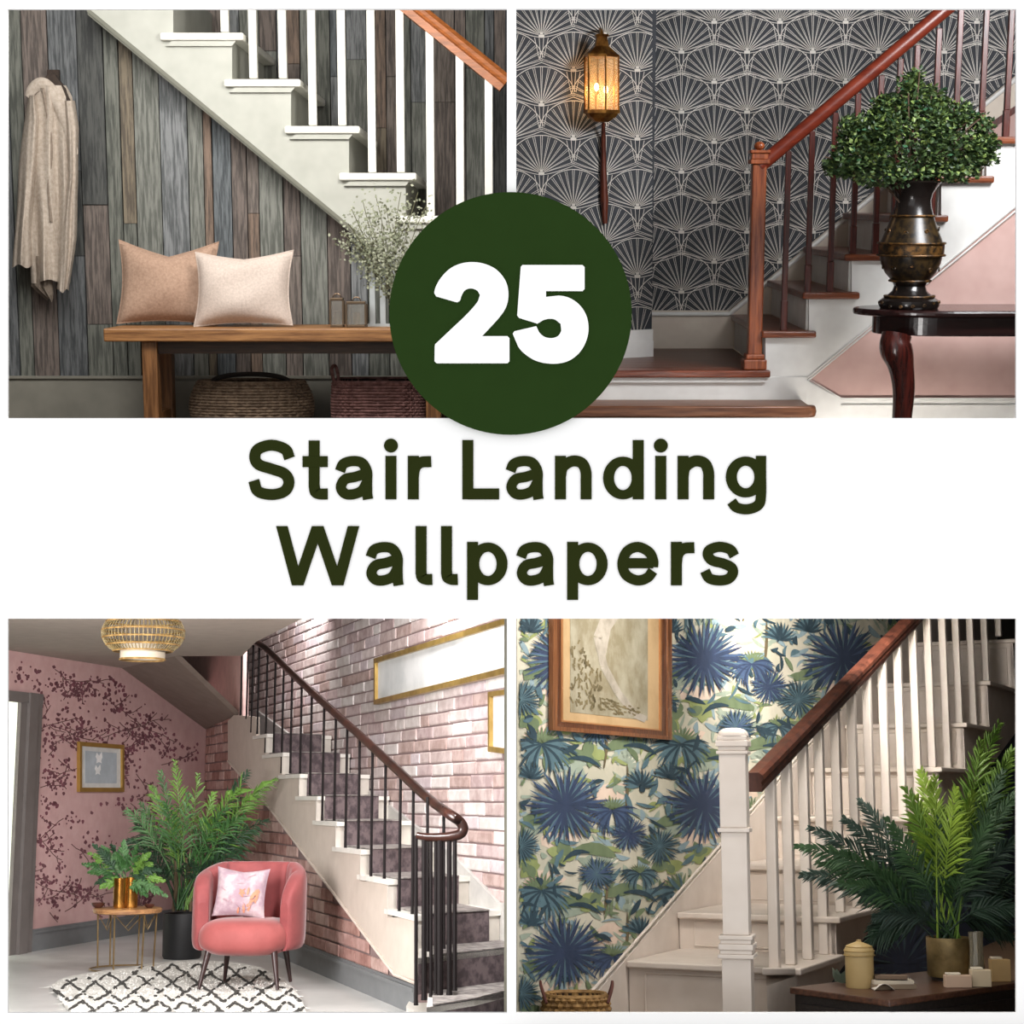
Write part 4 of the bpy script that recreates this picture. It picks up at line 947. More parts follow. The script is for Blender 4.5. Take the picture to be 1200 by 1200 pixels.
for x, yb, r in ((487.5, 1178, .0095), (497, 1172, .013), (505, 1170, .009), (510.5, 1164, .009), (515.5, 1184, .017), (526.5, 1166, .013), (533, 1161, .011), (501, 1115, .008), (520, 1112, .008)):
    t = R.y(x, 979, Yn-.60); b = R.y(x, yb, Yn-.60)
    MB().tube([b, lerp(b, t, .04), lerp(b, t, .96), t], [r*1.25, r, r, r*1.1], 8).build('baluster', BLK, ST)
for x, y0 in ((501, 934), (520, 945)):
    MB().tube([R.y(x, 979, Yn-.55), R.y(x, y0, Yn-.55)], .008, 8).build('baluster', BLK, ST)
# framed pictures
def frame(name, label, Pf, cs, fm, inner, wd, th, n, extra=None):
    P = [Pf(*c)+n*(.026 if Pf is C_ else 0) for c in cs]; o = thing(R, name, label, 'picture', (P[3]+P[2])/2); cen = sum(P, Vector())/4
    I = [p.lerp(cen, 0)+((cen-p).normalized())*0 for p in P]
    ex = (P[1]-P[0]).normalized(); ez = (P[3]-P[0]).normalized()
    I = [P[0]+ex*wd+ez*wd, P[1]-ex*wd+ez*wd, P[2]-ex*wd-ez*wd, P[3]+ex*wd-ez*wd]
    for i in range(4):
        j = (i+1) % 4; MB().prism([P[i], P[j], I[j], I[i]], n*th).build('frame_side', fm, o)
    MB().prism(I, n*th*.4).build('picture_sheet', inner, o)
    return o, I
GOLD = mat('b89a58', .35, .6, h2='8f743c'); PALE = mat('cfcfcd', .7, 0, 'cloud', 'b4b6b5', scale=1.6)
frame('large_picture', 'long gold framed pale abstract picture high on the brick wall', C_, ((448, 772), (640, 714), (640, 781.5), (448, 826)), GOLD, PALE, .035, .04, nA)
frame('picture_frame', 'gold framed picture cut by the right edge on the brick wall', C_, ((584, 811), (640, 803), (640, 888), (584, 881)), GOLD, mat('c9c6c8', .7), .03, .04, nA)
Bo = lambda x, y: Bq(x, y, .0)
o, I = frame('small_picture', 'small gold framed picture of two white birds on grey-blue on the pink wall', Bo, ((90, 869), (142, 873), (142, 928), (90, 928)), mat('b48f4a', .35, .5), mat('d7d7d3', .7), .035, .03, nB)
c0 = sum(I, Vector())/4; J = [c0+(p-c0)*.78+nB*.0135 for p in I]; MB().prism(J, nB*.002).build('mount', mat('b3bcc2', .7), o)
m = MB()
for bx, by, s in ((116, 889, 1), (114.5, 903, .9)):
    pts = [(-3, -9), (0, -4), (4, -10), (5, -2), (3, 3), (4, 7), (0, 5), (-4, 7), (-3, 1), (-5, -3)]
    m.prism([Bq(bx+x*s*.8, by+y*s*.8, .017) for x, y in pts], nB*.001)
m.build('bird_motif', mat('f0f0ee', .7), o)
# ceiling lamp of woven rattan
lc = R.y(168, 742, 9.3); k = 9.3/F; RAT = mat('70603c', .6, 0, 'cloud', '514325', scale=20); RAT2 = mat('85683a', .6, 0, 'cloud', '62471f', scale=20)
LM = thing(R, 'rattan_lamp', 'round woven rattan ceiling lamp hanging in the pink hall', 'lamp', lc)
m = MB()
for i in range(60):
    q = math.pi*2*i/60
    m.tube([lc+Vector((48*k*math.cos(q)*math.cos(t), 48*k*math.sin(q)*math.cos(t), 30*k*math.sin(t))) for t in [-.78+1.6*j/10 for j in range(11)]], .0028, 4)
m.build('weave', RAT, LM, kind='stuff')
for t in (-.78, -.5, -.2, .1, .45, .82):
    MB().tube([lc+Vector((48*k*math.cos(q)*math.cos(t), 48*k*math.sin(q)*math.cos(t), 30*k*math.sin(t))) for q in [i*math.pi/20 for i in range(40)]], .005, 6, closed=True).build('hoop', RAT2, LM)
MB().grid(lambda a, b: lc+Vector((26*k*math.cos(-a*2*math.pi), 26*k*math.sin(-a*2*math.pi), lerp(-31, -14, b)*k)), 40, 2, True).build('inner_shade', mat('9a8f7e', .7), LM)
MB().tube([lc+Vector((26*k*math.cos(q), 26*k*math.sin(q), -31*k)) for q in [i*math.pi/20 for i in range(40)]], .006, 6, closed=True).build('hoop', RAT2, LM)
MB().tube([lc+Vector((0, 0, 20*k)), Vector((lc.x, lc.y, Hc))], .008, 8).build('cord', BLK, LM)
# rug
Z0 = .004
ro = [(60, 1157), (78, 1148), (110, 1142), (150, 1137), (182, 1131), (240, 1128), (300, 1135), (338, 1155), (358, 1187), (350, 1205), (230, 1212), (120, 1206), (84, 1188)]
ro = [(p.x, p.y) for p in smooth_path([Vector((x, y, 0)) for x, y in ro+[ro[0]]], 5)][:-1]
RG = thing(R, 'shaggy_rug', 'white shaggy rug with dark net pattern under the pink armchair', 'rug', R.z(200, 1165, 0))
MB().prism([R.z(x, y, Z0) for x, y in ro], (0, 0, .016)).build('pile', mat('dbd9d3', 1, 0, 'fabric', 'b7b4ad', scale=22, bump=1.2), RG)
def inrug(x, y):
    c = False; n = len(ro)
    for i in range(n):
        (x0, y0), (x1, y1) = ro[i], ro[i-1]
        if (y0 > y) != (y1 > y) and x < (x1-x0)*(y-y0)/(y1-y0)+x0: c = not c
    return c
rnd = random.Random(5); m = MB(); tf = MB()
def rugline(x0, y0, x1, y1):
    pts = [(lerp(x0, x1, t)+rnd.gauss(0, 1.1), lerp(y0, y1, t)+rnd.gauss(0, .5)) for t in [i/6 for i in range(7)]]
    for p, q in zip(pts, pts[1:]):
        if inrug(*p) and inrug(*q) and rnd.random() < .8: m.tube([R.z(*p, Z0+.017), R.z(*q, Z0+.017)], rnd.uniform(.007, .012), 5)
for i in range(12):
    for j in range(7):
        x, y = 52+i*30+(j % 2)*15, 1130+j*11
        if j > 3: x -= 4*j
        rugline(x, y, x+15, y+11); rugline(x, y, x-15, y+11)
m.build('net_pattern', mat('3a3834', 1), RG, kind='stuff')
for i in range(6500):
    x, y = rnd.uniform(58, 360), rnd.uniform(1126, 1200)
    if not inrug(x, y): continue
    p = R.z(x, y, Z0+.014); d = Vector((rnd.gauss(0, .010), rnd.gauss(0, .02), rnd.uniform(.004, .012))); s_ = Vector((.005, 0, 0))
    tf.add([p-s_, p+s_, p+d], [(0, 1, 2)])
for i, (x, y) in enumerate(ro):
    for k_ in range(5):
        p = R.z(x, y, Z0+.01); d = Vector((rnd.gauss(0, .02), rnd.gauss(0, .02), .0)); tf.add([p, p+Vector((.008, 0, .004)), p+d+(p-R.z(210, 1170, Z0)).normalized()*.02], [(0, 1, 2)])
tf.build('tufts', mat('dedcd6', 1), RG, kind='stuff')
# armchair
fl_, fr_ = R.z(243, 1157, 0), R.z(331, 1168, 0)
k = fl_.y/F; cw = (fl_.x+fr_.x)/2; cyc = (fl_.y+fr_.y)/2+.13
VEL = mat('964b49', .75, 0, 'fabric', '8a4341', scale=9, bump=.0, sheen=.3); VEL2 = mat('8a4242', .75, 0, 'fabric', '7d3a3b', scale=9, bump=.0, sheen=.3); LEGB = mat('33201f', .35)
zr = .02
CH = thing(R, 'armchair', 'coral pink velvet tub armchair with dark tapered legs standing on the rug', 'armchair', (cw, cyc, 0), rotz=math.radians(-4))
px2m = lambda px: px*k*.95
def loc(m, name, mt, **kw): return m.build(name, mt, CH, rel=True, **kw)
SW = px2m(55); zs1 = .415; zs0 = .22
def seat(a, b):
    q = 2*math.pi*a; c, s = math.cos(q), math.sin(q); e = .72
    x, y = math.copysign(abs(c)**e, c), math.copysign(abs(s)**e, s)
    t = b*math.pi; r = max(.0005, math.sin(t))**.30; zz = (zs0+zs1)/2-(zs1-zs0)/2*math.cos(t)*(1 if b < .5 else 1)
    return (x*SW*r*(1-.05*(b < .3)), y*.29*r-.03, zz+.012*(1-r)*(1 if b > .5 else -1)+(.012*(1-(x*x+y*y)*r*r/2) if b > .5 else 0))
loc(MB().grid(lambda a, b: seat(1-a, 1-b), 48, 20, True), 'seat', VEL)
# wrap-round back: swept along a horseshoe
def back(a, b):
    q = math.radians(lerp(-34, 214, a)); rx, ry = px2m(56), .29
    e = .8; c, s = math.cos(q), math.sin(q)
    cx_, cy_ = math.copysign(abs(c)**e, c)*rx, s*ry
    nrm = Vector((c/rx, s/ry, 0)).normalized(); w_ = math.sin(math.pi*a)
    top = .655+.105*min(1, w_*1.2)**1.2+.0*a; bot = .245
    edge = (1-(1-min(1, min(a, 1-a)*8))**2)**.5
    top = lerp(.53, top, edge); th = .056*lerp(.6, 1, edge)
    t = 2*math.pi*b; sx, sz = math.cos(t), math.sin(t)
    ex = .55; off = math.copysign(abs(sx)**ex, sx)*th; zz = (top+bot)/2+math.copysign(abs(sz)**.32, sz)*(top-bot)/2
    lean = .05*(zz-bot)/(.5)*w_
    tuft = 0
    if sx < 0:
        for u_ in (.18, .34, .5, .66, .82):
            tuft += .016*math.exp(-((a-u_)/.02)**2)*(1 if zz > .42 else 0)
            tuft += .02*math.exp(-((a-u_)/.03)**2-((zz-.58)/.03)**2)
    p = Vector((cx_, cy_+lean, zz))+nrm*(off+tuft)
    return p
m = MB().grid(back, 96, 28, False)
for a_ in (0, 1):
    m.add([back(a_, j/28) for j in range(28)], [tuple(range(28))])
loc(m, 'backrest', VEL2)
a0, a1 = MB(), MB()
for u_ in (.34, .5, .66, .82, .18):
    p = back(u_, .5); pz = Vector((p.x, p.y, .585)); loc(MB().ball(pz, .010, 6), 'button', mat('8f4045', .8))
for x, y, dx, dy in ((-.20, -.19, -.045, -.04), (.20, -.19, .035, -.04), (-.17, .19, -.03, .05), (.19, .19, .03, .05)):
    loc(MB().tube([(x, y, .25), (x+dx, y+dy, .024)], [.021, .010], 10), 'leg', LEGB)
# cushion on the chair
cc = CH.matrix_world
CU = thing(R, 'scatter_cushion', 'white and peach patterned square cushion on the pink armchair', 'cushion', (cw-.045, cyc-.06, zs1+.02), rotz=math.radians(-2))
mb = at_local(cushion(.33, .31, .12, .09, 20, 9, .05), Matrix.Translation((-.015, 0, 0)) @ Matrix.Rotation(-.28, 4, 'X') @ Matrix.Rotation(.05, 4, 'Y')); mb.build('cover', mat('b3a2a4', .9, 0, 'stain', '97808a', scale=9), CU, rel=True)
mb = MB(); rnd = random.Random(2)
Mx = Matrix.Translation((-.015, 0, 0)) @ Matrix.Rotation(-.28, 4, 'X') @ Matrix.Rotation(.05, 4, 'Y')
def cpt(u, v):
    t = .06*max(0, (1-abs(u)**2.6)*(1-abs(v)**2.6))**.5; return Mx @ Vector((u*.1575*(1-.08*(1-v*v)), -t*1.16-.002, v*.145*(1-.08*(1-u*u))+.145))
for i in range(16):
    u0, v0 = rnd.uniform(.0, .8), rnd.uniform(-.85, .1)
    q = rnd.uniform(0, 3); a_, b_ = rnd.uniform(.1, .2), rnd.uniform(.03, .06)
    mb.sheet([cpt(u0+a_*math.cos(w_)*math.cos(q)-b_*math.sin(w_)*math.sin(q), v0+a_*math.cos(w_)*math.sin(q)+b_*math.sin(w_)*math.cos(q)) for w_ in [j*math.pi/5 for j in range(10)]])
mb.build('petal_print', mat('c98468', .9), CU, rel=True, kind='stuff')
mb = MB()
for i in range(12):
    u0, v0 = rnd.uniform(-.75, .7), rnd.uniform(-.85, .85); q = rnd.uniform(0, 3)
    pts = [cpt(u0+t*.3*math.cos(q), v0+t*.3*math.sin(q)) for t in [j/5 for j in range(6)] if abs(u0+t*.3*math.cos(q)) < .9 and abs(v0+t*.3*math.sin(q)) < .9]
    if len(pts) > 2: mb.tube(pts, .002, 4)
mb.build('line_print', mat('b08d96', .9), CU, rel=True, kind='stuff')
# side table with brass pots
tb = R.z(147, 1137, 0); k = tb.y/F; ztop = R.y(147, 1064, tb.y).z
BRW = mat('b39a72', .3, .8, h2='8f7850'); ST2 = thing(R, 'side_table', 'round wood topped side table with thin brass wire legs beside the dark plant pot', 'table', tb)
MB().lathe([(0, -.035), (36*k, -.035), (38.5*k, -.028), (39*k, -.006), (38*k, 0), (0, 0)], (tb.x, tb.y, ztop), 40).build('table_top', wood('b98a5c', '80583a', 'x', .4, 5), ST2)
for i in range(6):
    q = i*math.pi/3+.3; q2 = q+.5
    MB().tube([(tb.x+33*k*math.cos(q), tb.y+33*k*math.sin(q), ztop-.035), (tb.x+31*k*math.cos(q), tb.y+31*k*math.sin(q), .02)], .006, 6).build('leg', BRW, ST2)
    MB().tube([(tb.x+33*k*math.cos(q), tb.y+33*k*math.sin(q), ztop-.035), (tb.x+26*k*math.cos(q2), tb.y+26*k*math.sin(q2), ztop-.14), (tb.x+33*k*math.cos(q2+.5), tb.y+33*k*math.sin(q2+.5), ztop-.035)], .003, 5).build('brace', BRW, ST2)
MB().tube([(tb.x+40*k*math.cos(q), tb.y+40*k*math.sin(q), .012) for q in [i*math.pi/24 for i in range(48)]], .006, 6, closed=True).build('base_ring', BRW, ST2)
BP = mat('c8944a', .22, .9, h2='8f5f26')
def pot(name, label, px, w_, y0, grp, dy=0, mt=BP):
    c = R.y(px, 1064, tb.y+dy); zz = R.y(px, y0, tb.y+dy).z-ztop; r = w_/2*k
    o = thing(R, name, label, 'pot', (c.x, tb.y+dy, ztop), grp)
    MB().lathe([(0, 0), (r*.9, 0), (r*.98, zz*.1), (r, zz*.5), (r*1.0, zz), (r*.9, zz), (r*.88, zz*.55), (0, zz*.55)], (c.x, tb.y+dy, ztop+.001), 28).build('body', mt, o)
    MB().lathe([(0, zz*.56), (r*.87, zz*.56), (r*.87, zz*.85), (0, zz*.88)], (c.x, tb.y+dy, ztop+.001), 16).build('soil', mat('241a12', .95), o)
    return c, zz
pot('brass_pot', 'left-hand shiny brass pot of the pair on the small side table', 140, 15, 1029, 'brass pots on the side table', -.02)
pc, pz = pot('brass_pot', 'right-hand shiny brass pot of the pair, holding a leafy plant', 153, 16, 1028, 'brass pots on the side table', .02)
for px, r_, lab in ((115, 8, 'small dark glazed bowl at the left edge of the side table'), (175, 6, 'small dark round bowl at the right edge of the side table')):
    c = R.y(px, 1064, tb.y); r = r_*k
    own(R, 'small_bowl', MB().lathe([(0, 0), (r*.5, 0), (r*.9, r*.35), (r, r*.7), (r*.9, r*.7), (r*.5, r*.2), (0, r*.15)], (c.x, tb.y-.0, ztop+.001), 20), mat('4a2a22', .3), lab, 'bowl')
GRN = [mat('3f6a34', .55, h2='2d5227'), mat('6a8f3c', .5, h2='517530'), mat('27452a', .6, h2='1b3420'), mat('557a4a', .55, h2='3c5f38')]
TP = thing(R, 'leafy_plant', 'low fern-like plant with spreading green leaves in the brass pots', 'plant', (pc.x, pc.y, ztop+pz*.8))
rnd = random.Random(8); y0 = tb.y
for i, (tx_, ty) in enumerate([(97, 1012), (105, 1000), (112, 1035), (120, 992), (104, 1022), (118, 1040), (130, 990), (145, 985), (160, 992), (175, 1000), (188, 1020), (184, 1042), (172, 1050), (192, 1032), (168, 1030), (125, 1008), (150, 1003), (178, 1012), (110, 990), (195, 1050), (136, 1000), (165, 1010)]):
    m = MB(); s_ = R.y(148+rnd.uniform(-6, 6), 1034, y0); t = R.y(tx_, ty, y0+rnd.uniform(-.18, .1))
    Rr = frond(m, s_, t, .05, 11, .075, .022, rnd, droop=.3, start=.3); m.tube(Rr, .003, 4)
    m.build('frond', GRN[i % 4], TP)
# large palm in black pot
pt = R.z(213, 1123, 0); kp = pt.y/F; hp = R.y(213, 1070, pt.y).z
PT = thing(R, 'plant_pot', 'matt black cylindrical floor pot behind the pink armchair', 'pot', pt)
MB().lathe([(0, 0), (20.5*kp, 0), (22*kp, .02), (22.5*kp, hp), (20.5*kp, hp), (20*kp, hp*.8), (0, hp*.8)], pt, 32).build('body', mat('1c1c1e', .5), PT)
MB().lathe([(0, 0), (20*kp, 0), (20*kp, .05), (0, .06)], (pt.x, pt.y, hp*.8), 20).build('soil', mat('20160f', .95), PT)
PM = thing(R, 'palm_plant', 'tall bushy palm with many arching green fronds in the black pot', 'plant', (pt.x, pt.y, hp*.85))
fr = [(205, 893, 1), (232, 908, 1), (178, 922, 1), (165, 942, 3), (250, 930, 1), (265, 948, 0), (160, 965, 2), (150, 985, 2), (285, 955, 0), (312, 962, 2), (300, 930, 1), (322, 913, 1), (290, 905, 2), (195, 940, 0), (220, 930, 3), (240, 960, 0), (170, 1000, 2), (190, 975, 0), (205, 955, 1), (270, 985, 2), (255, 1000, 0), (285, 1000, 2), (180, 1020, 2), (235, 985, 3), (210, 990, 2), (225, 1010, 2), (196, 1015, 3), (248, 1020, 2), (298, 975, 0), (278, 925, 1), (150, 950, 3), (188, 905, 3)]
for i, (x, y, g) in enumerate(fr):
    m = MB(); s_ = R.y(213+rnd.uniform(-7, 7), 1066, pt.y+rnd.uniform(-.05, .05)); t = R.y(x, y, pt.y+rnd.uniform(-.35, .25))
    L = (t-s_).length; Rr = frond(m, s_, t, .10+.14*abs(x-213)/100, 22, .23, .0135, rnd, droop=.8, start=.45, wild=.45); m.tube(Rr, [.007-.0003*j for j in range(21)], 5)
    m.build('frond', GRN[g], PM)
for j, x in enumerate((203, 209, 216, 223)):
    MB().tube(smooth_path([R.y(x, 1068, pt.y), R.y(x+rnd.uniform(-3, 3), 1040, pt.y), R.y(x+rnd.uniform(-6, 6), 1005, pt.y)], 4), .012, 7).build('stem', mat('5a4a34', .8), PM)
# broad glossy leaves at the top right of the palm
for x0, y0, x1, y1, w_ in ((296, 930, 322, 914, 7), (268, 935, 300, 925, 6), (280, 940, 284, 902, 3), (262, 940, 272, 925, 6), (285, 938, 303, 938, 6)):
    a_, b_ = R.y(x0, y0, pt.y-.2), R.y(x1, y1, pt.y-.25); n_ = Vector((-(b_-a_).z, 0, (b_-a_).x)).normalized()*w_*kp
    mid = (a_+b_)/2+Vector((0, -.03, .02)); MB().add([a_, mid+n_*.5-Vector((0, -.02, 0)), b_, mid-n_*.5, mid+Vector((0, -.01, 0))], [(0, 4, 1), (1, 4, 2), (2, 4, 3), (3, 4, 0)]).build('leaf', GRN[1], PM)

print('P3 at 300', C_(300, 760), 'at 590', C_(590, 900), 'Hc', Hc, 'cor', cor, 'P2 at 311', A(311, 860))
# ================================================================ room set 4: white stair with palm wallpaper
R = BR; YS = 6.6
dR = Vector((954, 2000, 0)).normalized(); nR = Vector((dR.y, -dR.x, 0))   # the way the flight runs; across it, to the right
P1 = R.y(932, 1134, YS); WID = .70; PW = P1-nR*WID
Wp = lambda x, y, e=0: R.pl(x, y, PW+nR*e, nR)
O_ = lambda x, y, e=0: R.pl(x, y, P1+nR*e, nR)
PBG = mat('d2ccb9', .85, 0, 'cloud', 'bdb9a5', scale=2.5)
a, b = Wp(606, 1000), Wp(1199, 1000); ztw = Wp(1199, 690).z
g_ = lambda v, z: Vector((v.x, v.y, z))
wb = struct(R, 'wall_back', MB().prism([g_(a, -.1), g_(b, -.1), g_(b, ztw), g_(a, Wp(606, 690).z)], -nR*.05), PBG)
PM_ = {k: mat(c, .85, h2=d) for k, c, d in (('navy', '2f3e5c', '25344d'), ('blue', '465a7a', '394c6a'), ('teal', '5a7780', '48636e'), ('pale', '93a8ae', '7d939c'), ('green', '738362', '5f7050'), ('lime', '98a36a', '858f57'), ('sage', 'a5b0a0', '909d8b'), ('brown', '6f6347', '5b5038'), ('peach', 'e4cfbd', 'd8c0ad'), ('dk', '2b4450', '203641'), ('cream', 'efe9d8', 'e6dfcc'))}
PR = {}
LAYER = ['peach', 'cream', 'sage', 'pale', 'lime', 'green', 'brown', 'teal', 'dk', 'blue', 'navy']
def printer(P, inside, tone=None):
    L = {k: MB() for k in LAYER}
    def leafp(key, x0, y0, x1, y1, w_, bend=0, lift=0):
        n = 5; c = []; d = math.hypot(x1-x0, y1-y0)+1e-6; nx, ny = -(y1-y0)/d, (x1-x0)/d; e = (LAYER.index(key)+1)*.0006+lift
        mx, my = (x0+x1)/2+nx*bend, (y0+y1)/2+ny*bend; l, r = [], []
        for i in range(n+1):
            t = i/n; px = x0*(1-t)**2+2*mx*t*(1-t)+x1*t*t; py = y0*(1-t)**2+2*my*t*(1-t)+y1*t*t; ww = w_*(math.sin(math.pi*(.08+.92*t))**.8)*.5
            l.append((px+nx*ww, py+ny*ww)); r.append((px-nx*ww, py-ny*ww))
        for i in range(n):
            q = [l[i], l[i+1], r[i+1], r[i]]
            if all(inside(*p) for p in q): L[key].add([P(*p, e) for p in q], [(0, 1, 2, 3)])
    return L, leafp
def palms(P, inside, spots, seed, wall, extra=True):
    rnd = random.Random(seed); L, lf = printer(P, inside)
    def star(cx, cy, r, k1='blue', k2='navy', a0=0, a1=360, n=44):
        for i in range(n):
            q = math.radians(lerp(a0, a1, (i+rnd.uniform(-.3, .3))/n)); rr = r*rnd.uniform(.78, 1.08)
            lf(k1 if i % 2 else k2, cx, cy, cx+rr*math.cos(q), cy+rr*math.sin(q)*.95, r*.085, rnd.uniform(-3, 3), i*1e-5)
        for i in range(n//2):
            q = math.radians(lerp(a0, a1, (i+.5)/(n/2))); lf('teal', cx, cy, cx+r*.95*math.cos(q), cy+r*.92*math.sin(q), r*.035, 0, .0016)
    def droop(cx, cy, r, k='teal', k2='dk'):
        for i in range(22):
            q = math.radians(-100+200*i/21)+math.pi/2; rr = r*rnd.uniform(.8, 1.1)
            lf(k if i % 3 else k2, cx, cy, cx+rr*math.cos(q)*.95, cy+rr*.9*math.sin(q)+r*.12, r*.075, (8 if math.cos(q) < 0 else -8), i*1e-5)
        for i in range(13):
            q = math.radians(-165+150*i/12); lf('green', cx, cy, cx+r*.62*math.cos(q), cy+r*.5*math.sin(q), r*.07, 0)
    def tree(cx, cy, h, k='brown'):
        lf(k, cx, cy+h, cx+3, cy, 3.2, 4)
        for i in range(13):
            q = math.radians(-175+170*i/12); lf('cream' if i % 2 else 'sage', cx+2, cy+2, cx+2+17*math.cos(q), cy+18*math.sin(q), 3.4, 3)
        for t in (.35, .6):
            for s in (-1, 1): lf('sage', cx+1, cy+h*t, cx+s*14, cy+h*t-12, 4, 2*s)
    def banana(cx, cy, s=1):
        lf('green', cx-26*s, cy+6, cx+24*s, cy-2, 15, -9*s); lf('sage', cx-18*s, cy+16, cx+20*s, cy+8, 12, -6); lf('dk', cx-4, cy+2, cx+36*s, cy+14, 6, -12*s)
    def bush(cx, cy):
        for i in range(9):
            q = rnd.uniform(0, 6.3); lf(rnd.choice(('lime', 'green', 'lime')), cx, cy, cx+rnd.uniform(12, 24)*math.cos(q), cy+rnd.uniform(10, 20)*math.sin(q), rnd.uniform(9, 15), rnd.uniform(-4, 4), rnd.uniform(0, .0004))
    def mist(cx, cy):
        lf('peach', cx-26, cy+4, cx+24, cy-4, 26, rnd.uniform(-12, 12)); lf('pale', cx-14, cy+14, cx+16, cy+10, 9, 5)
    def scatter(cx, cy, w_, n):
        for i in range(n):
            x, y, q = cx+rnd.uniform(-w_, w_), cy+rnd.uniform(-w_, w_), rnd.uniform(0, 6.3); l = rnd.uniform(8, 26)
            lf(rnd.choice(('pale', 'sage', 'teal', 'green', 'pale', 'lime', 'dk', 'sage')), x, y, x+l*math.cos(q), y+l*math.sin(q), rnd.uniform(2.5, 7), rnd.uniform(-5, 5), rnd.uniform(0, .0004))
    def spikes(cx, cy, r, k='dk'):
        for i in range(14):
            q = math.radians(-170+160*i/13); lf(k if i % 2 else 'teal', cx, cy, cx+r*math.cos(q), cy+r*math.sin(q), 3.2, 3)
    fn = dict(scatter=scatter, spikes=spikes, star=star, droop=droop, tree=tree, banana=banana, bush=bush, mist=mist)
    for s in spots: fn[s[0]](*s[1:])
    for k in LAYER:
        if L[k].v: L[k].build('palm_print', PM_[k], wall, kind='stuff')
la = lambda x: 1160-(x-695)*1.143                    # top edge of the wall string in the photograph
unit = [('scatter', 80, 86, 84, 230), ('spikes', 100, 30, 24), ('spikes', 150, 90, 22), ('spikes', 20, 80, 20), ('star', 100, 20, 24, 'blue', 'dk'), ('droop', 150, 20, 26), ('mist', 40, 30), ('mist', 120, 95), ('mist', 60, 150), ('banana', 135, 40, 1), ('banana', 30, 130, 1), ('banana', 95, 165, -1), ('banana', 70, 55, 1), ('bush', 92, 52), ('bush', 20, 10), ('tree', 132, 62, 62), ('tree', 108, 8, 60), ('bush', 60, 170), ('droop', 35, 40, 44), ('droop', 118, 118, 34, 'blue', 'navy'), ('star', 62, 112, 50), ('star', 138, 145, 24), ('star', 10, 160, 26, 'teal', 'dk')]
spots = []
for ox, oy in [(600+163*i, 660+172*j) for i in range(-1, 4) for j in range(-1, 4)]:
    oy += 0
    for s in unit: spots.append((s[0], s[1]+ox, s[2]+oy)+tuple(s[3:]))
order = ['mist', 'scatter', 'spikes', 'banana', 'bush', 'tree', 'droop', 'star']
spots.sort(key=lambda s: order.index(s[0]))
palms(lambda x, y, e: Wp(x, y, e), lambda x, y: 608 < x < 1195 and 712 < y < 1200 and y < la(x)-.5, spots, 3, wb)
# painting
GO = wood('8a5a38', '5a3520', 'z', .3, 5); INN = mat('b79a72', .8, 0, 'cloud', 'a3875f', scale=3); 
o = None
fx = lambda x, y, e: Wp(x, 930-(930-y)*(1554-x)/(1554-645.), e)
PC = thing(R, 'framed_painting', 'large wooden framed faded brown and grey landscape painting on the palm wallpaper', 'picture', fx(712, 858, .03))
def fr_(x0, y0, x1, y1, w_, e0, e1, mt, name):
    P = [(x0, y0), (x1, y0), (x1, y1), (x0, y1)]; Q = [(x0+w_, y0+w_), (x1-w_, y0+w_), (x1-w_, y1-w_), (x0+w_, y1-w_)]
    for i in range(4):
        j = (i+1) % 4; pts = [fx(*P[i], e0), fx(*P[j], e0), fx(*Q[j], e0), fx(*Q[i], e0)]
        MB().prism(pts, nR*(e1-e0)).build(name, mt, PC)
fr_(643, 660, 783, 856, 5, .008, .026, GO, 'outer_moulding'); fr_(648, 665, 778, 851, 6, .008, .020, wood('6a3f26', '402414', 'z', .3, 5), 'inner_moulding'); fr_(654, 671, 772, 845, 2, .008, .022, mat('b07a4c', .4, .3), 'slip')
MB().prism([fx(*p, .008) for p in ((655, 672), (771, 672), (771, 844), (655, 844))], nR*.008).build('mount', INN, PC)
MB().prism([fx(*p, .0165) for p in ((668, 684), (759, 684), (759, 832), (668, 832))], nR*.001).build('painted_sheet', mat('96907c', .8, 0, 'cloud', '7d745c', scale=7), PC)
m = MB(); rnd = random.Random(5)
def stroke_(mb, pts, w_, e):
    for (x0, y0), (x1, y1) in zip(pts, pts[1:]):
        d = math.hypot(x1-x0, y1-y0)+1e-6; nx, ny = -(y1-y0)/d*w_, (x1-x0)/d*w_; mb.add([fx(x0+nx, y0+ny, e), fx(x1+nx, y1+ny, e), fx(x1-nx, y1-ny, e), fx(x0-nx, y0-ny, e)], [(0, 1, 2, 3)])
stroke_(m, [(712, 700), (700, 735), (708, 770), (724, 800), (744, 826), (757, 831)], 4.5, .0185); stroke_(m, [(706, 755), (712, 720), (728, 690)], 4, .0186)
m.build('pale_brushwork', mat('a39b8e', .8, 0, 'cloud', '8a8274', scale=9), PC, kind='stuff')
m = MB()
for i in range(120):
    x, y = rnd.uniform(670, 705), rnd.uniform(745, 828); 
    if x > 672+(y-735)*.7: continue
    stroke_(m, [(x, y), (x+rnd.uniform(-3, 3), y-rnd.uniform(3, 8))], .9, .019)
for i in range(60):
    x = rnd.uniform(700, 750); y = 822+rnd.uniform(-14, 8)*(1-(x-700)/80); stroke_(m, [(x, y), (x+rnd.uniform(2, 5), y+rnd.uniform(0, 3))], 1, .0191)
m.build('dark_brushwork', mat('746748', .8, 0, 'cloud', '5f553b', scale=8), PC, kind='stuff')
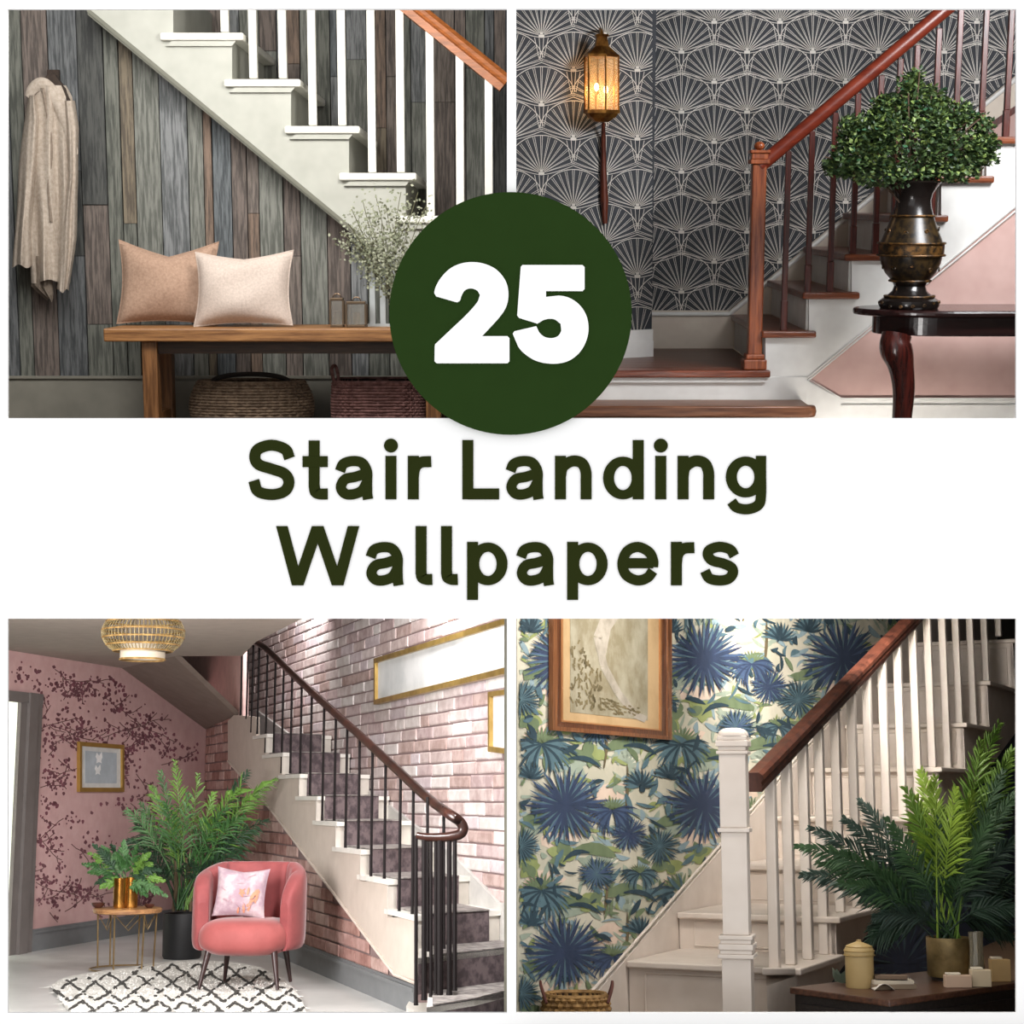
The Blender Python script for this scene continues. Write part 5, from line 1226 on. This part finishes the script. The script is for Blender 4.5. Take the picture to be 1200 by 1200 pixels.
# staircase
WH = mat('d3c7bc', .55, h2='c8bbaf'); WH2 = mat('d8cdc3', .5, h2='cfc3b8')
ST = thing(R, 'staircase', 'cream painted staircase with square balusters and dark rail rising before the palm wallpaper', 'staircase', R.y(900, 1186, YS))
TX = [(932, 1134), (978, 1074), (1024, 1015), (1062, 957), (1098, 899), (1128, 847), (1156, 798), (1186, 749)]
MB().prism([Wp(*p, .002) for p in ((655, 1206), (668, 1191), (1095, 703), (1199, 703), (1199, 1080), (700, 1290))], nR*.024).build('wall_string', WH2, ST)
MB().tube([Wp(668, 1191, .026), Wp(1095, 703, .026)], .006, 8).build('string_moulding', WH2, ST)
FR = [O_(x, y) for x, y in TX]                        # front outer corner of each tread
for k in range(8):
    f = FR[k]; nxt = FR[k+1] if k < 7 else f+dR*.6; zl = FR[k-1].z if k else -.01; z = f.z
    a0 = g_(f, z)-dR*.03+nR*.03; run = (g_(nxt, 0)-g_(f, 0)).length+.05
    back = -nR*(WID+.0)
    MB().prism([a0, a0+dR*run, a0+dR*run+back, a0+back], (0, 0, -.026)).build('tread', WH, ST, bevel=.006)
    r0 = g_(f, zl); MB().prism([r0, r0-nR*(WID-.03), r0-nR*(WID-.03)+Vector((0, 0, z-.026-zl)), r0+Vector((0, 0, z-.026-zl))], dR*.016).build('riser', WH, ST)
    m = MB(); h_ = z-.026-zl
    for u0, v0, u1, v1 in ((.06, .12, .86, .12), (.86, .12, .86, .90), (.86, .90, .06, .90), (.06, .90, .06, .12)):
        m.tube([r0-nR*WID*u0-dR*.002+Vector((0, 0, h_*v0)), r0-nR*WID*u1-dR*.002+Vector((0, 0, h_*v1))], .004, 5)
    m.build('riser_moulding', WH, ST)
# curtail end of the first tread, under the first balusters
MB().prism([O_(x, 1134, e) for x, e in ((893, .03), (932, .03), (932, -.12), (893, -.12))], (0, 0, -.026)).build('tread_end', WH, ST, bevel=.006)
q = [O_(x, 1134, e) for x, e in ((898, .015), (932, .015), (932, -.10), (898, -.10))]; q = [g_(v, FR[0].z-.026) for v in q]
MB().prism(q, (0, 0, -FR[0].z+.03)).build('curtail_block', WH, ST)
# outer string and the papered wall below its slanting edge
poly = [O_(896, 1134, .004)]+[g_(O_(x, y, .004), O_(x, y).z-.026) for x, y in TX[:1]]
poly = []
for k in range(8):
    poly.append(O_(TX[k][0], TX[k][1]+8, .004))
    if k < 7: poly.append(O_(TX[k+1][0], TX[k][1]+4, .004)); 
q = []
for k in range(8):
    f = FR[k]+nR*.004; nx_ = (FR[k+1] if k < 7 else FR[7]+dR*.5)+nR*.004
    q += [g_(f, f.z-.027), g_(nx_, f.z-.027)]
bot = [O_(1230, 800, .004), O_(1090, 995, .004), O_(975, 1150, .004)]; zf = O_(932, 1290, .004)
pl2 = q+[O_(1200, 845, .004), O_(1090, 995, .004), O_(962, 1168, .004), g_(O_(950, 1200, .004), 0), g_(q[0], 0)]
MB().prism(pl2, -nR*.02).build('outer_string', mat('c9bdb3', .6, h2='beb1a7'), ST)
sa, sb = g_(O_(935, 1200, -.03), 0), O_(1215, 1000, -.03)
dg = lambda x: 995-(x-1090)*1.36
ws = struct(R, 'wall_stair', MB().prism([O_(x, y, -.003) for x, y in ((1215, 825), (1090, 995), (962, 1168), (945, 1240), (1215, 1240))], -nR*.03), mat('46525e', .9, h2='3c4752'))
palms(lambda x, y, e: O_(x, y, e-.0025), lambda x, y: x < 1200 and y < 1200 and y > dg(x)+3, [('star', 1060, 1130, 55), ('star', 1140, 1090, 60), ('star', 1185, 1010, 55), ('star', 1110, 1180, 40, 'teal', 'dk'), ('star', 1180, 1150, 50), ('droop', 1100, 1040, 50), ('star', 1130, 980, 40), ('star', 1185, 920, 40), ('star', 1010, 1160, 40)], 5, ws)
struct(R, 'floor', MB().box(R.y(601, 1190, 6).x, R.y(1210, 1190, 12).x, 5.7, 12, -.04, -.001), wood('6a5340', '4a3828', 'x', .5))
# balusters and rail
railc = lambda x: 905-(x-885)*1.0+16
for x in (905, 924, 944, 963, 983, 1003, 1022, 1041, 1060, 1079, 1097, 1115, 1131, 1148, 1165, 1182):
    k = max([0]+[i for i in range(8) if TX[i][0]-5 < x])
    b = g_(O_(x, 1000, -.045), FR[k].z); t = O_(x, max(660, railc(x)), -.045); w_ = .0195
    c1, c2 = dR*w_, nR*w_; MB().prism([b-c1-c2, b+c1-c2, b+c1+c2, b-c1+c2], (0, 0, t.z-b.z)).build('baluster', WH2, ST, bevel=.005)
p0, p1 = O_(884, 917, -.045), O_(1085, 709, -.045); p2 = p1+(p1-p0)*.4
dv = (p2-p0).normalized(); nv = nR.cross(dv); nv = nv if nv.z > 0 else -nv; nv.normalize()
prof = [(a_*.85, b_*.72) for a_, b_ in [(-.030, -.050), (.030, -.050), (.036, -.018), (.030, -.002), (.042, .014), (.040, .036), (.024, .052), (-.024, .052), (-.040, .036), (-.042, .014), (-.030, -.002), (-.036, -.018)]]
m = MB(); n = len(prof); vs = [p+nR*a_+nv*b_ for p in (p0, p2) for a_, b_ in prof]
m.add(vs, [tuple(range(n)), tuple(range(n, 2*n))]+[(i, (i+1) % n, (i+1) % n+n, i+n) for i in range(n)], True)
m.build('handrail', wood('5a3326', '2c1712', 'z', .3, 4, .1, 4), ST, sharp=30)
# newel post
nc = O_(862, 1000, -.045); NW = thing(R, 'newel_post', 'square cream newel post with moulded collars at the foot of the stairs', 'newel post', (nc.x, nc.y, 0), rotz=math.radians(-14))
YN = nc.y
zz = lambda y: R.y(861, y, YN).z
def nb(name, y0, y1, w_, bev=.003):
    w_ = w_/2*YN/F*1.1; MB().box(-w_, w_, -w_, w_, zz(y0), zz(y1)).build(name, WH2, NW, rel=True, bevel=bev)
nb('plinth', 1221, 1122, 30); nb('collar', 1122, 1117, 37); nb('collar', 1117, 1112, 33); nb('collar', 1112, 1105, 36); nb('collar', 1105, 1100, 32); nb('collar', 1100, 1095, 35)
nb('shaft', 1095, 975, 27); nb('collar', 975, 970, 33); nb('shaft', 970, 884, 28); nb('collar', 884, 880, 33); nb('neck', 880, 875, 29); nb('collar', 875, 868, 34); nb('neck', 868, 863, 31)
w_ = 17.5*YN/F; z0_ = zz(863); z1_ = zz(853)
MB().grid(lambda a, b: (w_*math.copysign(abs(math.cos(-a*2*math.pi))**.55, math.cos(-a*2*math.pi))*math.cos(b*math.pi/2)**.6, w_*math.copysign(abs(math.sin(-a*2*math.pi))**.55, math.sin(-a*2*math.pi))*math.cos(b*math.pi/2)**.6, lerp(z0_, z1_, math.sin(b*math.pi/2))), 32, 8, True).build('cap', WH2, NW, rel=True)
# basket with handles
bk = R.y(676, 1190, 6.15); BK_ = mat('a9824c', .75, 0, 'fabric', '74542c', scale=40, bump=.5)
zb_ = 0; c0, c1 = R.y(637, 1175, 6.15), R.y(713, 1175, 6.15); ztb = R.y(676, 1166, 6.15).z
BA = thing(R, 'wicker_basket', 'low tan woven basket with two dark handles on the floor below the palm wallpaper', 'basket', (bk.x, 6.15, 0))
woven(BA, (c0.x+c1.x)/2, 6.15, .0, ztb, (c1.x-c0.x)/2, .10, 9, 26, BK_, mat('3a2a1c', .9), .10, .8)
for x in (636, 715):
    p = R.y(x, 1166, 6.15); s = 1 if x < 700 else -1
    MB().tube(smooth_path([(p.x+s*.012, 6.08, ztb-.02), (p.x-s*.005, 6.11, ztb+.028), (p.x-s*.008, 6.15, ztb+.045), (p.x-s*.005, 6.154, ztb+.028), (p.x+s*.012, 6.157, ztb-.02)], 4), .0055, 7).build('handle', mat('5a2c20', .6), BA)
# sideboard
zs = R.y(1042, 1172, 5.8).z; fc = R.y(1042, 1172, 5.8); lc_ = R.z(925, 1157, zs); rc_ = R.z(1200, 1150.5, zs); bkc = lc_+(rc_-fc)
SB = thing(R, 'sideboard', 'dark brown wooden sideboard corner in front of the stairs', 'sideboard', (fc.x, fc.y, -.0))
TOPM = wood('5a3a2a', '37221a', 'x', .35, 5); BODY = wood('2b2523', '171413', 'x', .4, 5)
up = Vector((0, 0, 1))
top = [fc, rc_, rc_+(lc_-fc), lc_]
MB().prism(top, -up*.022).build('top', TOPM, SB, bevel=.004)
cen = sum(top, Vector())/4; ins = [cen+(p-cen)*.955-up*.0225 for p in top]
MB().prism(ins, -up*(zs-.03)).build('carcass', BODY, SB)
for i, j in ((0, 1), (3, 0)):
    a_, b_ = ins[i], ins[j]; d_ = (b_-a_).normalized(); n_ = Vector((d_.y, -d_.x, 0))
    MB().prism([a_+d_*.03-up*.03, b_-d_*.03-up*.03, b_-d_*.03-up*.3, a_+d_*.03-up*.3], n_*.01).build('drawer_front', BODY, SB)
# things on the sideboard
CAN = mat('b59b6a', .5, 0, 'plain', 'a58c5b')
def onsb(px, py): return R.z(px, py, zs)
c = onsb(1008, 1157); k = c.y/F; zc = R.y(1008, 1119, c.y).z-zs; ztp = R.y(1008, 1101, c.y).z-zs
CN = thing(R, 'canister', 'round sand coloured lidded canister on the dark sideboard', 'canister', c)
MB().lathe([(0, 0), (15.5*k, 0), (16*k, .004), (16*k, zc), (0, zc)], c, 32).build('body', CAN, CN)
MB().lathe([(16.6*k, zc+.0005), (16.8*k, zc+.012), (16.2*k, zc+.016), (16.2*k, zc+.022), (13*k, zc+.034), (6*k, zc+.042), (2.5*k, ztp-.006), (3*k, ztp-.002), (0, ztp)], c, 32).build('lid', CAN, CN)
for y_, r_ in ((1119, 17.2), (1114, 16.9), (1109, 14.6)):
    MB().tube([c+Vector((r_*k*math.cos(q), r_*k*math.sin(q), R.y(1008, y_, c.y).z-zs)) for q in [i*math.pi/20 for i in range(40)]], .0022, 6, closed=True).build('ridge', mat('a08550', .5), CN)
# folded papers
c = onsb(1048, 1160)
NP = thing(R, 'paper_stack', 'small stack of folded cream papers and books beside the canister', 'books', c)
for i, (w1, d1, h1, mt_, r_) in enumerate(((.15, .09, .016, mat('8f7c66', .8), .2), (.14, .08, .012, mat('c9bca8', .8), .05), (.11, .07, .010, mat('6f5a48', .8), -.15))):
    mb = at_local(MB().box(-w1/2, w1/2, -d1/2, d1/2, 0, h1), Matrix.Translation((c.x, c.y+.05, zs+.001+.0165*i)) @ Matrix.Rotation(r_, 4, 'Z')); mb.build('book', mt_, NP)
m = MB().grid(lambda a_, b_: (c.x-.075+.07*a_, c.y-.035+.06*b_, zs+.002+.022*math.sin(math.pi*a_)*(1-.3*b_)), 8, 5); m.build('crumpled_sheet', mat('d8cfc2', .8), NP, solid=.001)
# palm pot
c = onsb(1113, 1148); k = c.y/F; PG = mat('b39a68', .35, .55, 'cloud', '7d6a45', scale=6)
PP = thing(R, 'brass_planter', 'brushed gold cylindrical planter on the sideboard holding the palm', 'pot', c)
zpt = R.y(1113, 1098, c.y).z-zs
MB().lathe([(0, .012), (23*k, .012), (24.5*k, .02), (25*k, zpt), (23.5*k, zpt), (23*k, zpt*.8), (0, zpt*.8)], c, 36).build('body', PG, PP)
MB().lathe([(0, 0), (20*k, 0), (20*k, .013), (0, .013)], c, 30).build('foot', mat('2a1d18', .5), PP)
MB().lathe([(0, zpt*.81), (22.5*k, zpt*.81), (22.5*k, zpt*.9), (0, zpt*.92)], c, 20).build('soil', mat('1d160f', .95), PP)
# small glass vase and wooden blocks
g = onsb(1146, 1154); k = g.y/F
GV = thing(R, 'glass_vase', 'small ribbed glass vase between the planter and the wooden blocks', 'vase', g)
zg = R.y(1146, 1092, g.y).z-zs
MB().lathe([(0, 0), (8*k, 0), (9*k, zg*.3), (7*k, zg*.7), (8*k, zg), (7.4*k, zg), (6.4*k, zg*.7), (8*k, zg*.3), (7*k, .006), (0, .006)], g, 24).build('body', mat('c9c0a8', .08, trans=.8), GV)
for i in range(8):
    q = i*math.pi/4; MB().tube([g+Vector((8.6*k*math.cos(q), 8.6*k*math.sin(q), .01)), g+Vector((7.3*k*math.cos(q), 7.3*k*math.sin(q), zg*.7)), g+Vector((8.3*k*math.cos(q), 8.3*k*math.sin(q), zg))], .0012, 4).build('rib', mat('6a604c', .4), GV)
for lab, px, py, w1, h1, dd, mt_ in (('low wooden block with a small dark bead on it, leftmost of the blocks', 1124, 1158, 30, 14, .035, mat('c9ab92', .6)), ('squat beige wooden block in the middle of the blocks', 1151, 1157, 22, 19, .04, mat('d8c4a4', .6)), ('tall pale wooden block furthest right by the picture edge', 1174, 1151, 22, 25, .04, mat('cba974', .6))):
    p = onsb(px, py); k = p.y/F
    o = thing(R, 'wooden_block', lab, 'ornament', p, 'wooden blocks on the sideboard')
    MB().box(p.x-w1/2*k, p.x+w1/2*k, p.y, p.y+dd, zs+.001, zs+h1*k).build('block', mt_, o, bevel=.002)
    MB().box(p.x-w1/2*k*.9, p.x+w1/2*k*.2, p.y+.004, p.y+dd-.004, zs+h1*k+.0005, zs+h1*k+.008).build('cap', mat('e3d6bf', .6), o, bevel=.002)
p = onsb(984, 1152); SG = thing(R, 'leaf_sprig', 'small grey-green leaf sprig lying left of the canister', 'sprig', p)
for i in range(7):
    q = rnd.uniform(.3, 2.8); L_ = rnd.uniform(.03, .06); d_ = Vector((math.cos(q), rnd.uniform(-.3, .3), abs(math.sin(q)))); s_ = Vector((-d_.z, 0, d_.x))*.012
    MB().add([p+up*.002, p+d_*L_*.5+s_, p+d_*L_, p+d_*L_*.5-s_], [(0, 1, 2, 3)]).build('leaf', mat('5f6a58', .6), SG)
# palm
GR = [mat('3c5a34', .55, h2='2b4528'), mat('6f8f34', .5, h2='587a2a'), mat('26402c', .6, h2='1b3122'), mat('8fa83c', .5, h2='76932f'), mat('34483c', .6, h2='25372e')]
PLM = thing(R, 'palm_plant', 'large potted palm with long feathery fronds, two of them bright green, in the gold planter', 'plant', c+up*zpt*.85)
rnd = random.Random(12); Yp = c.y
FR = [(1074, 935, 3, .05), (1096, 912, 3, .03), (1104, 950, 1, .02), (1080, 905, 3, .06), (1062, 925, 1, .05), (1120, 925, 3, .04), (1170, 850, 1, .16), (1186, 880, 1, .12), (1150, 870, 1, .10), (1190, 930, 0, .12), (1008, 938, 4, .10), (990, 960, 4, .10), (950, 970, 4, .12), (935, 992, 0, .16), (960, 1012, 0, .12), (940, 1025, 4, .14), (985, 1035, 0, .10), (1010, 1050, 2, .12), (975, 1000, 0, .12), (1020, 1090, 2, .14), (1015, 1110, 2, .18), (1195, 980, 2, .10), (1198, 1030, 2, .10), (1195, 1070, 2, .14), (1185, 1100, 2, .16), (1040, 960, 0, .06), (1050, 1000, 2, .06), (1160, 960, 0, .06), (1140, 930, 3, .05), (1150, 1000, 2, .06), (1100, 960, 0, .03), (1085, 990, 2, .04), (1130, 1000, 0, .04), (1030, 1025, 0, .08), (1170, 1020, 4, .08), (1025, 1075, 4, .1), (1175, 905, 0, .12)]
for i, (x, y, g_, sg) in enumerate(FR):
    m = MB(); s_ = R.y(1113+rnd.uniform(-16, 16), 1103, Yp+rnd.uniform(-.03, .03)); t = R.y(x, y, Yp+rnd.uniform(-.22, .12))
    Rr = frond(m, s_, t, sg*.9, 30, (.16 if g_ in (1, 3) else .125), .0105, rnd, droop=.5, start=.38); m.tube(Rr, [.0042-.00017*j for j in range(21)], 5)
    m.build('frond', GR[g_], PLM)
